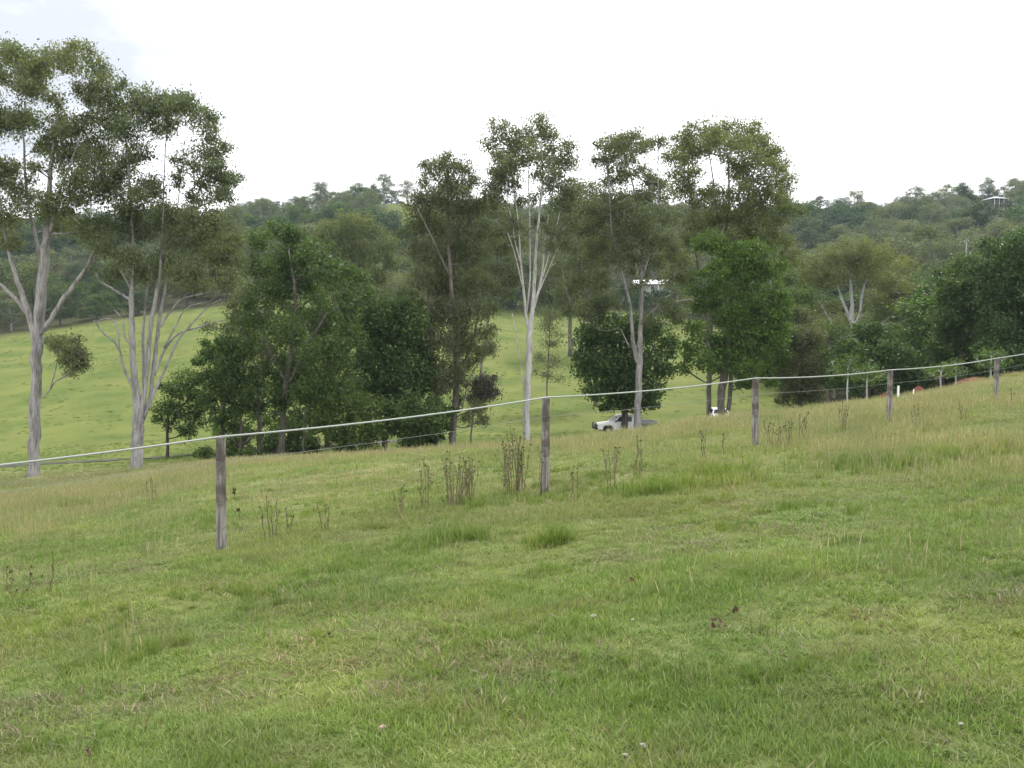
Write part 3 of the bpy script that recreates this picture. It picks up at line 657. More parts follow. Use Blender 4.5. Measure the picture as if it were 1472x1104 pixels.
tree('leafy_tree', 'dark round crowned tree shading the white utility truck', 898, 614, 83,
 [[(898, 616, 10), (898, 590, 9), (897, 550, 7), (900, 500, 5)], [(898, 580, 5), (880, 540, 4), (865, 500, 3)], [(898, 570, 5), (920, 530, 4), (940, 500, 3)]],
 [(868, 470, 22), (848, 488, 18), (905, 476, 26), (940, 478, 20), (958, 502, 14), (850, 526, 20), (885, 530, 28), (925, 526, 26), (954, 532, 15), (878, 574, 20), (918, 574, 18), (860, 560, 17), (838, 508, 11), (938, 562, 16), (884, 500, 24), (868, 586, 7), (940, 582, 6), (896, 555, 20)],
 bark='darkbark', leaf='darkleaf', L=.36, W=.24, cover=2.1, droop=0, up=.4, fill=.45, extra=.3, sub=.4, infill=.8, depth=.35)
tree('river_oak', 'tall grey green drooping tree with vine covered trunks left of the white middle gum', 645, 640, 74,
 [[(650, 642, 11), (652, 600, 10), (656, 550, 9), (654, 480, 8), (648, 400, 6), (644, 320, 4), (643, 240, 2)], [(626, 642, 9), (628, 590, 8), (622, 520, 7), (616, 450, 5), (614, 380, 3)],
  [(656, 560, 5), (672, 510, 5), (684, 470, 4), (690, 420, 2)], [(648, 400, 4), (620, 340, 3), (600, 300, 2)], [(646, 360, 3), (670, 310, 2.5), (690, 285, 1.5)], [(664, 590, 2.4), (675, 545, 2), (690, 520, 1.5)]],
 [(618, 243, 11, 12), (640, 236, 14, 13), (664, 243, 14, 13), (681, 258, 7, 10), (609, 262, 7, 9), (640, 262, 14, 14), (664, 270, 12), (625, 285, 18), (655, 292, 20), (600, 300, 17), (685, 300, 14), (595, 330, 15), (625, 330, 22),
  (660, 330, 22), (690, 335, 16), (610, 365, 20), (645, 370, 24), (680, 372, 20), (600, 400, 17), (635, 410, 24), (672, 412, 22), (700, 405, 14), (590, 432, 15), (620, 450, 22), (655, 455, 24), (688, 448, 18), (708, 440, 10),
  (610, 485, 17), (640, 495, 20), (668, 490, 17), (698, 478, 12), (622, 525, 14), (650, 530, 15), (636, 560, 11), (655, 575, 9), (615, 545, 11), (640, 548, 12), (600, 510, 12), (668, 522, 12), (704, 500, 10), (660, 548, 10), (625, 580, 9), (684, 588, 11), (694, 604, 8), (672, 600, 8), (690, 505, 9)],
 bark='greybark', leaf='oak', L=.34, W=.11, cover=1.9, droop=.8, fill=.4, flat=1.3, infill=1.8, infrom=.1)
tree('gum_tree', 'thin crowned grey trunked gum inside the thicket behind the tall leafy tree', 374, 660, 73,
 [[(373, 660, 6), (374, 600, 5.5), (376, 540, 5), (380, 470, 4), (384, 400, 3)], [(376, 540, 3), (350, 490, 2.5), (340, 440, 1.5)], [(378, 500, 3), (405, 440, 2.5), (412, 400, 1.5)]],
 [(352, 420, 16), (380, 400, 18), (408, 420, 17), (345, 450, 16), (372, 452, 18), (400, 470, 18), (330, 470, 12), (356, 486, 16), (384, 505, 16), (420, 445, 14), (300, 470, 9), (410, 520, 14), (425, 490, 14)],
 bark='gumbark', leaf='gum', L=.3, W=.14, cover=1.5, droop=.4, fill=.4, infill=.8)
# drooping dead clump beside it
tree('leafy_tree', 'tall leafy green tree forming the middle of the left thicket', 405, 662, 68,
 [[(404, 664, 10), (406, 620, 9), (410, 560, 8), (420, 490, 6), (424, 420, 4), (415, 360, 2)], [(411, 560, 5), (440, 500, 4), (470, 450, 3)], [(412, 550, 5), (385, 500, 4), (370, 440, 2.5)], [(436, 655, 3), (438, 600, 3), (444, 550, 2)]],
 [(370, 346, 16), (400, 332, 15), (430, 340, 17), (452, 366, 22), (402, 374, 25), (364, 382, 18), (478, 396, 22), (430, 410, 28), (384, 424, 24), (504, 436, 19), (455, 456, 29), (405, 474, 27), (362, 462, 18), (508, 482, 20),
  (470, 508, 28), (424, 526, 26), (384, 536, 18), (354, 500, 16), (518, 400, 13), (532, 428, 12), (440, 565, 20), (400, 575, 16), (478, 550, 22), (372, 585, 12)],
 bark='greybark', leaf='broad', L=.3, W=.16, cover=2.0, droop=0, up=.5, fill=.4, infill=3.0)
tree('leafy_tree', 'loose crowned tree at the left side of the thicket reaching the grass', 322, 662, 66,
 [[(322, 664, 6), (320, 620, 6), (322, 570, 5), (326, 520, 3.5), (330, 480, 2)], [(321, 600, 3), (304, 560, 2.4), (296, 530, 1.5)], [(322, 580, 3), (344, 550, 2.5), (356, 520, 1.5)], [(372, 655, 6), (372, 610, 5), (370, 560, 4), (366, 520, 2)]],
 [(332, 492, 15), (308, 510, 13), (350, 510, 15), (328, 525, 17), (300, 538, 13), (350, 545, 17), (322, 562, 19), (345, 582, 16), (300, 575, 12), (338, 612, 15), (310, 605, 13), (360, 570, 13), (296, 495, 8), (355, 628, 10), (284, 520, 7), (336, 640, 14), (358, 648, 9)],
 bark='darkbark', leaf='broad', L=.28, W=.15, cover=1.9, droop=0, up=.4, fill=.4, infill=2)
tree('leafy_tree', 'small bushy tree on a thin trunk just right of the many stemmed gum', 241, 644, 76,
 [[(241, 646, 4.5), (241, 620, 4), (243, 590, 3.5), (250, 560, 2)], [(241, 615, 2.5), (258, 590, 2), (272, 570, 1.5)]],
 [(270, 546, 17), (252, 562, 16), (236, 586, 13), (276, 574, 18), (256, 592, 15), (226, 602, 8), (282, 602, 13), (286, 545, 10), (243, 610, 9), (270, 618, 11), (294, 580, 9)],
 bark='darkbark', leaf='broad', L=.3, W=.17, cover=2.0, droop=0, up=.4)
tree('fig_tree', 'very dark dense tree at the right side of the thicket', 560, 646, 72,
 [[(552, 650, 8), (556, 610, 8), (562, 560, 6), (566, 500, 3)], [(592, 646, 5), (588, 600, 5), (580, 550, 3)]],
 [(560, 448, 24), (538, 475, 20), (588, 468, 22), (560, 492, 28), (598, 506, 20), (536, 520, 22), (575, 535, 26), (545, 560, 24), (600, 550, 20), (575, 575, 22), (530, 445, 11), (610, 535, 14)],
 bark='darkbark', leaf='darkleaf', L=.34, W=.2, cover=2.4, droop=0, up=.3, extra=.4, sub=.42, infill=1)
for (px, d, lab, bl) in (
  (505, 66, 'wide low leafy bush beneath the tall tree in the thicket', [(470, 590, 20), (500, 578, 24), (530, 588, 22), (478, 615, 20), (512, 618, 24), (455, 612, 11), (540, 622, 15), (492, 640, 16), (525, 642, 15)]),
  (590, 68, 'round dark green bush beneath the very dark tree', [(560, 592, 18), (588, 586, 22), (615, 596, 18), (574, 612, 20), (604, 616, 20), (630, 606, 12), (625, 580, 10), (590, 632, 14)]),
  (345, 64, 'low bush at the foot of the loose crowned tree', [(335, 650, 13), (352, 655, 12), (292, 655, 12), (310, 660, 9)])):
    tree('bush', lab, px, 640, d, [[(px, 650, 5), (px, 630, 4), (px+4, 605, 2.5)], [(px, 645, 4), (px-18, 622, 3)], [(px, 645, 4), (px+20, 622, 3)]], bl,
         bark='darkbark', leaf='broad', L=.28, W=.17, cover=2.2, droop=0, up=.5, cat='bush')
tree('dead_shrub', 'drooping clump of dead grey foliage hanging right of the vine covered trunks', 690, 640, 77,
 [[(676, 640, 3), (680, 600, 2.4), (690, 570, 1.8), (694, 555, 1)]], [(692, 560, 15), (698, 548, 11), (686, 575, 10), (704, 566, 9)], bark='greybark', leaf='deadleaf', L=.3, W=.1, cover=2.3, droop=.9, cat='shrub')
tree('slender_tree', 'thin wispy tree right of the slender white trunked gum', 786, 610, 110,
 [[(787, 600, 2.5), (786, 560, 2.2), (788, 520, 2), (790, 480, 1.5), (790, 445, 1)]], [(788, 452, 11), (780, 470, 9), (798, 476, 9), (786, 492, 11), (776, 515, 9), (796, 520, 10), (788, 540, 9), (806, 545, 7), (770, 535, 5), (798, 455, 8)],
 bark='greybark', leaf='gum_grey', L=.3, W=.12, cover=.75, droop=.5, fill=.6)

tree('leafy_tree', 'shadowy green tree standing behind the tall leafy one in the thicket', 470, 640, 82,
 [[(470, 642, 7), (470, 580, 6), (474, 500, 5), (480, 420, 3)], [(471, 560, 4), (440, 500, 3), (425, 450, 2)], [(472, 550, 4), (505, 500, 3), (520, 450, 2)]],
 [(480, 400, 20), (450, 420, 20), (510, 420, 20), (535, 450, 18), (480, 440, 24), (440, 460, 22), (505, 470, 22), (465, 490, 24), (430, 510, 22), (530, 500, 20), (490, 530, 24), (450, 545, 22), (415, 560, 20), (520, 555, 20), (480, 575, 20), (400, 600, 16), (440, 600, 18)],
 bark='darkbark', leaf='broad', L=.32, W=.18, cover=1.8, up=.4, droop=0, fill=.4, infill=1)
tree('leafy_tree', 'loose pale green tree behind the left end of the thicket', 345, 640, 80,
 [[(345, 642, 5), (346, 590, 4.5), (350, 530, 3.5), (350, 480, 2)], [(346, 590, 3), (318, 550, 2), (305, 515, 1.5)]],
 [(350, 470, 15), (325, 492, 15), (370, 490, 16), (300, 515, 13), (340, 515, 17), (375, 525, 16), (318, 545, 15), (350, 555, 17), (385, 560, 14), (300, 570, 11), (335, 590, 15), (370, 595, 15), (395, 620, 11), (345, 625, 12), (310, 620, 10)],
 bark='greybark', leaf='bright', L=.30, W=.16, cover=1.2, up=.4, droop=0, fill=.4, infill=.6)
tree('gum_tree', 'grey olive gum filling the gap between the slender white gum and the pale forked gum', 856, 540, 125,
 [[(856, 560, 5), (854, 500, 4.5), (842, 420, 4), (832, 340, 2.5)], [(838, 470, 3), (815, 420, 2.5), (805, 360, 1.5)], [(838, 450, 3), (856, 400, 2.5), (864, 340, 1.5)]],
 [(830, 268, 12), (852, 272, 11), (812, 290, 15), (838, 292, 17), (862, 300, 15), (800, 318, 15), (826, 322, 18), (852, 330, 18), (808, 350, 16), (836, 358, 19), (864, 362, 15), (800, 382, 14), (824, 390, 17), (850, 396, 17), (812, 416, 14), (838, 424, 16), (862, 430, 12), (820, 445, 12)],
 bark='greybark', leaf='gum', L=.42, W=.19, cover=1.6, up=.1, droop=.4, fill=.4, infill=.8)
tree('gum_tree', 'grey olive gum between the river oak and the slender white gum', 690, 540, 120,
 [[(690, 560, 4), (692, 520, 3.6), (706, 430, 3), (718, 350, 2)], [(706, 430, 2.6), (735, 390, 2), (742, 350, 1.5)]],
 [(702, 300, 13), (724, 306, 14), (744, 318, 12), (700, 328, 15), (724, 334, 16), (746, 346, 12), (706, 358, 16), (732, 366, 15), (700, 386, 14), (724, 394, 15), (742, 392, 10), (710, 416, 14), (732, 420, 11), (700, 438, 10)],
 bark='greybark', leaf='oak', L=.40, W=.18, cover=1.6, up=.1, droop=.4, fill=.4, infill=.6)
tree('leafy_tree', 'bank of soft green foliage right of the dull bushy tree below the spreading gum', 1190, 570, 112,
 [[(1192, 572, 6), (1192, 530, 5), (1194, 480, 3)]],
 [(1140, 425, 15), (1128, 452, 14), (1150, 450, 16), (1188, 480, 17), (1176, 504, 16), (1200, 508, 16), (1190, 535, 16), (1140, 400, 13), (1160, 426, 13), (1126, 405, 10), (1205, 545, 14)],
 bark='greybark', leaf='broad', L=.38, W=.2, cover=1.9, up=.5, droop=0, fill=.4, infill=1)
tree('leafy_tree', 'mid green tree filling in left of the rounded layered tree at right', 1325, 560, 108,
 [[(1325, 562, 6), (1325, 520, 5), (1328, 470, 3)]],
 [(1330, 430, 15), (1345, 450, 16), (1322, 462, 16), (1340, 482, 18), (1312, 492, 17), (1332, 508, 18), (1302, 518, 15), (1322, 534, 16), (1346, 530, 14), (1296, 500, 12), (1350, 405, 12)],
 bark='greybark', leaf='woodgreen', L=.38, W=.2, cover=1.9, up=.5, droop=0, fill=.4, infill=1)
# behind the row, on the far paddock edge
tree('leafy_tree', 'olive crowned tree on the paddock behind the left thicket', 500, 470, 170,
 [[(500, 480, 6), (500, 430, 5), (505, 380, 3)]], [(478, 334, 18), (505, 322, 18), (532, 334, 18), (556, 350, 13), (452, 346, 14), (500, 352, 22), (535, 364, 17), (560, 378, 11), (470, 372, 20), (510, 388, 18), (545, 398, 13), (440, 370, 12), (490, 410, 16)],
 bark='greybark', leaf='gum_olive', L=.5, W=.26, cover=2.0, up=.4, droop=.1, extra=.4)
tree('leafy_tree', 'grey green tree behind the white middle gum at the top of the paddock', 820, 470, 190,
 [[(820, 470, 6), (820, 430, 5), (822, 380, 3)]], [(815, 380, 20), (790, 400, 18), (840, 395, 20), (810, 420, 20), (785, 435, 13), (835, 435, 18), (860, 420, 14), (770, 415, 12), (755, 440, 9), (800, 450, 12)],
 bark='greybark', leaf='gum_grey', L=.5, W=.26, cover=1.9, up=.3, extra=.4)
tree('leafy_tree', 'pale leaved shrubby tree between the thicket and the river oak', 568, 470, 200,
 [[(568, 478, 5), (568, 440, 4), (570, 410, 2)]], [(560, 410, 14), (580, 402, 13), (595, 420, 12), (565, 432, 13), (585, 440, 12), (548, 425, 9)],
 bark='greybark', leaf='gum_grey', L=.5, W=.24, cover=1.5, up=.3)
tree('gum_tree', 'wide spreading gum with pale forked trunk above the saplings at right', 1225, 560, 125,
 [[(1224, 560, 10), (1225, 520, 9), (1226, 490, 8), (1225, 465, 7), (1224, 430, 5), (1222, 400, 3.5), (1218, 375, 2)], [(1224, 466, 5), (1216, 444, 4.5), (1208, 424, 3.5), (1202, 402, 2)], [(1227, 470, 5), (1236, 450, 4.5), (1240, 420, 3.5), (1250, 390, 2)],
  [(1225, 500, 4), (1205, 480, 3.5), (1190, 455, 2.5), (1176, 430, 1.5)], [(1227, 490, 4), (1258, 472, 3), (1285, 450, 2.4), (1305, 425, 1.5)]],
 [(1170, 384, 18), (1200, 370, 19), (1235, 362, 20), (1268, 370, 19), (1296, 386, 17), (1158, 410, 17), (1190, 402, 17), (1222, 390, 16), (1258, 400, 18), (1290, 412, 18), (1318, 420, 15), (1168, 440, 19), (1264, 438, 18), (1300, 446, 20), (1150, 436, 12),
  (1330, 446, 13), (1180, 468, 17), (1286, 474, 18), (1316, 478, 16), (1258, 468, 12), (1200, 440, 10), (1160, 480, 13), (1334, 478, 10)],
 bark='whitebark', leaf='gum_olive', L=.42, W=.18, cover=1.6, droop=.3, up=.1, fill=.4, infill=1.4)
tree('leafy_tree', 'large dense dark green tree at the right edge of the photograph', 1460, 545, 84,
 [[(1458, 560, 12), (1456, 520, 11), (1458, 470, 8), (1460, 420, 4)], [(1457, 500, 6), (1440, 460, 4)], [(1458, 500, 6), (1490, 450, 4)]],
 [(1440, 360, 22), (1475, 352, 24), (1505, 375, 24), (1428, 392, 20), (1462, 392, 26), (1496, 410, 24), (1436, 430, 24), (1475, 440, 28), (1515, 440, 24), (1440, 472, 24), (1480, 485, 26), (1448, 510, 20), (1510, 500, 24), (1480, 525, 18), (1420, 500, 14)],
 bark='darkbark', leaf='darkleaf', L=.36, W=.22, cover=2.1, droop=0, up=.5, extra=.5, fill=.5, infill=.6)
tree('leafy_tree', 'rounded dark green tree with layered foliage left of the one at the right edge', 1382, 550, 90,
 [[(1382, 560, 10), (1382, 520, 9), (1384, 470, 6), (1386, 420, 3)], [(1382, 520, 5), (1362, 480, 3)], [(1382, 500, 5), (1404, 460, 3)]],
 [(1392, 378, 18), (1372, 396, 17), (1410, 396, 18), (1390, 412, 22), (1362, 424, 17), (1416, 428, 18), (1380, 446, 24), (1352, 456, 16), (1408, 462, 20), (1364, 484, 20), (1396, 494, 22), (1346, 500, 14), (1374, 518, 17), (1412, 516, 15), (1352, 530, 10)],
 bark='darkbark', leaf='broad', L=.36, W=.22, cover=2.1, droop=0, up=.6, extra=.4, fill=.5, infill=.6)
tree('leafy_tree', 'dull grey green bushy tree just right of the bright green tree', 1150, 590, 92,
 [[(1150, 594, 6), (1150, 560, 5), (1152, 510, 3)], [(1150, 575, 3.5), (1168, 550, 2.5)], [(1150, 575, 3.5), (1134, 550, 2.5)]],
 [(1152, 456, 15), (1140, 484, 17), (1166, 484, 17), (1150, 512, 21), (1176, 516, 15), (1132, 528, 15), (1164, 544, 18), (1138, 556, 15), (1126, 574, 9), (1172, 568, 12), (1186, 545, 11), (1150, 572, 12)],
 bark='darkbark', leaf='oak', L=.34, W=.16, cover=2.2, droop=.2, up=.3, extra=.3)
tree('leafy_tree', 'low dark spreading tree behind the pair of leafy saplings', 1255, 575, 88,
 [[(1255, 580, 8), (1255, 550, 7), (1256, 515, 4)], [(1255, 560, 4), (1230, 530, 3)], [(1255, 560, 4), (1284, 530, 3)]],
 [(1238, 480, 19), (1264, 482, 19), (1222, 504, 17), (1250, 510, 22), (1284, 506, 18), (1214, 530, 15), (1240, 538, 19), (1272, 538, 20), (1300, 528, 16), (1204, 552, 12), (1306, 550, 13), (1325, 540, 12), (1230, 560, 10), (1280, 560, 10)],
 bark='darkbark', leaf='darkleaf', L=.34, W=.22, cover=2.3, droop=0, up=.4, extra=.4)

tree('bush', 'row of shrubs growing in front of the long low house', 945, 440, 255,
 [[(935, 446, 3), (936, 436, 2.4), (938, 426, 1.6)], [(935, 442, 2), (958, 434, 1.5)], [(935, 442, 2), (912, 434, 1.5)]],
 [(907, 419, 6), (922, 420, 6), (942, 421, 6), (956, 419, 6), (972, 416, 7), (905, 426, 8), (918, 431, 9), (934, 434, 9), (950, 431, 8), (964, 428, 8), (978, 422, 9), (990, 416, 9), (898, 418, 7), (925, 440, 9), (960, 440, 9), (985, 434, 9), (903, 438, 9)],
 bark='darkbark', leaf='woodgreen', L=.6, W=.3, cover=1.6, up=.4, droop=0, fill=.4, cat='bush')
for px, d, lab, bl in ((428, 71, 'dark undergrowth at the foot of the tall leafy tree', [(415, 612, 14), (432, 622, 14), (445, 638, 14), (424, 642, 11), (390, 628, 12), (384, 646, 10), (452, 650, 10), (404, 640, 9)]),
      (608, 73, 'dark undergrowth between the very dark tree and the vine covered trunks', [(612, 618, 13), (628, 626, 12), (638, 612, 11), (600, 632, 12), (620, 638, 10), (586, 640, 10), (644, 590, 10)])):
    tree('bush', lab, px, 650, d, [[(px, 656, 5), (px, 640, 4), (px+3, 618, 2.5)], [(px, 652, 3), (px-16, 634, 2.4)], [(px, 652, 3), (px+14, 636, 2.4)]], bl, bark='darkbark', leaf='darkleaf', L=.3, W=.17, cover=2.0, droop=0, up=.5, fill=.45, cat='bush', infill=.6)
# saplings in the nearer paddock corner
sap = [(1218, 578, 54, 'left of the leafy pair of saplings on a thin pale stem', [(1212, 524, 11, 7), (1224, 518, 10, 6), (1204, 532, 8, 5), (1228, 532, 8, 5), (1216, 540, 7, 4)]),
       (1246, 577, 55, 'right of the leafy pair of saplings on a thin pale stem', [(1240, 536, 10, 6), (1252, 530, 9, 6), (1262, 540, 8, 5), (1234, 542, 6, 4), (1250, 546, 7, 4)]),
       (1352, 566, 56, 'small sapling with pale stem left of the red soil heap', [(1346, 532, 9, 6), (1356, 528, 8, 5), (1362, 537, 7, 4), (1340, 538, 6, 4)]),
       (1374, 562, 57, 'narrow sapling with pale stem between its neighbour and the red soil heap', [(1372, 530, 8, 5), (1380, 535, 7, 4), (1366, 534, 6, 4), (1376, 522, 6, 4)]),
       (1424, 558, 52, 'yellow green sapling rising behind the farthest fence post', [(1418, 510, 10, 6), (1432, 508, 9, 6), (1442, 518, 8, 6), (1412, 524, 8, 5), (1428, 526, 9, 5)])]
for px, r0, d, lab, bl in sap:
    tree('sapling', lab, px, r0, d, [[(px, r0, 2.6), (px, r0-22, 2.2), (px+1, bl[0][1]+2, 1.4)]], bl, bark='whitebark', leaf='sapleaf', L=.26, W=.08, cover=.85, droop=.9, fill=.7, cat='sapling', group='saplings in the paddock corner', bmin=.01)

# ------------------------------------------------------------------ ridge trees told apart against the sky
rt = [(460, 480, 4, 15, 'airy round tree standing above the ridge left of the centre hill', 1.0), (553, 470, 0, 16, 'tallest tree on the hill crest left of the drooping tree', 1.0),
      (514, 460, 1, 13.5, 'broad dark tree on the hill crest beside the tallest crest tree', 1.25), (586, 490, 7, 12, 'rounded grey tree right of the tallest crest tree', 1.1),
      (385, 495, 2, 10, 'low rounded tree on the ridge right of the many stemmed gum', 1.2), (425, 490, 6, 9, 'small dark tree on the ridge left of the airy round one', 1.1),
      (1228, 480, 4, 15, 'open topped gum above the ridge right of the dome crowned gum', .9), (1178, 490, 6, 12, 'olive tree on the ridge next to the dome crowned gum', 1.1),
      (1293, 490, 2, 11, 'small pointed tree on the ridge between two taller ones', 1.0), (1318, 495, 5, 9, 'low round tree on the ridge left of the hilltop group', 1.2),
      (1358, 470, 7, 14, 'open crowned tree at the left end of the hilltop group', 1.0), (1380, 480, 1, 13, 'dense tree in the hilltop group left of the pavilion', 1.15),
      (1417, 490, 0, 15, 'tall tree directly behind the hilltop pavilion', 1.1), (1402, 424, 5, 6.5, 'low round tree partly hiding the left side of the hilltop pavilion', 1.0), (1449, 420, 2, 6.5, 'low olive tree just below and right of the hilltop pavilion', 1.0), (1452, 485, 4, 13.5, 'airy tree just right of the hilltop pavilion', .9)]
for i, (px, d, k, h, lab, w) in enumerate(rt): gtree(px, d, k, h*1.02, lab, 'trees along the ridge', 'ridge_tree', w, i*1.3)
for i, (px, d, h, lab) in enumerate([(1326, 255, 15, 'grey gum on the right hillside with a pale short trunk, leftmost of four'), (1347, 235, 16, 'grey gum on the right hillside with the whitest twin trunks'),
        (1362, 240, 15, 'grey gum on the right hillside beside the twin trunked one'), (1392, 262, 15.5, 'grey gum on the right hillside behind the utility pole')]):
    gtree(px, d, [0, 4, 7, 4][i], h, lab, 'pale trunked gums on the right hillside', 'hillside_gum', .85, i*2.1)

# ------------------------------------------------------------------ fence
M['post'] = None
def postmat():
    m, nt, out = newmat('weathered_post'); v = objcoord(nt, (14, 14, .9)); n = noise(nt, 2.2, 7, vec=v, dist=.4); n2 = noise(nt, 3.2, 5, vec=objcoord(nt, (1, 1, 1)))
    c = ramp(nt, n, [(.3, (.10, .088, .08)), (.5, (.24, .22, .205)), (.68, (.38, .355, .34))])
    c = mixc(nt, ramp(nt, n2, [(.46, 0.), (.56, .8)]), c, (.075, .062, .054))
    principled(nt, out, c, .85, bump=n, bs=.9, bd=.012); return m
M['post'] = postmat()
M['rope'] = plainmat('white_poly_wire', (.36, .38, .355), .5, .06, 30)
M['wire'] = plainmat('galvanised_wire', (.25, .26, .26), .5, .2, 10)
fx0, fy0 = -3.29, 11.0
froot = empty('fence', (0, 11, h1(-3.29, 11)), 'timber post fence strung with one thick white line and a thin wire across the paddock', 'fence')
tops = {}
TR = {0: 630, 1: 573, 2: 545, 3: 533, 4: 516}
for k in range(-2, 7):
    x, y = fx0+3.78*k, fy0+3.2*k
    if k in TR: px_ = [317, 785, 1086, 1280, 1433][k]; w = P(px_, TR[k], y); x = w[0]; tz = w[2]
    elif k < 0: tz = h1(x, y)+1.32
    else: tz = h1(x, y)+1.25
    gz = h1(x, y); mb = MB(); hgt = tz-gz
    rad = .062 if k != 0 else .057; pts = []; rr = []
    lean = random.uniform(-.02, .02)
    for q in range(15):
        f = q/14; pts.append((lean*(f-1)*1.0+random.uniform(-.003, .003), random.uniform(-.003, .003), -.3+(hgt+.3+.01)*f)); rr.append(rad*(1.12-.2*f+random.uniform(-.03, .03)))
    mb.tube(pts, rr, 12, wob=.10)
    o = mb.build('post', M['post'], froot, smooth=False, bevel=.006)
    o.location = Vector((x, y, gz))-froot.location
    st = MB(); st.tube([(-.012, -rad*1.1, hgt-.05), (-.012, -rad*1.25, hgt-.01), (.012, -rad*1.25, hgt-.01), (.012, -rad*1.1, hgt-.05)], .003, 5)
    s_ = st.build('staple', M['wire'], o)
    tops[k] = np.array([x, y, tz])
ks = sorted(tops)
def span(dz, sag, r, dy, name, mat, jit=0):
    mb = MB(); pts = []
    for a, b in zip(ks[:-1], ks[1:]):
        A, B = tops[a], tops[b]
        for q in range(16):
            f = q/16; p = A*(1-f)+B*f; p = p+np.array([.0, 0, dz-sag*4*f*(1-f)+(random.uniform(-jit, jit))]); p[1] += dy; p[0] += .02*(dy/.07); pts.append(p-np.array(froot.location))
    p = tops[ks[-1]]+np.array([0, dy, dz]); pts.append(p-np.array(froot.location))
    mb.tube(pts, r, 7); return mb.build(name, mat, froot, smooth=True)
span(.018, .045, .0112, 0, 'top_line', M['rope'])
span(-.26, .03, .0022, -.07, 'wire', M['wire'], .004)

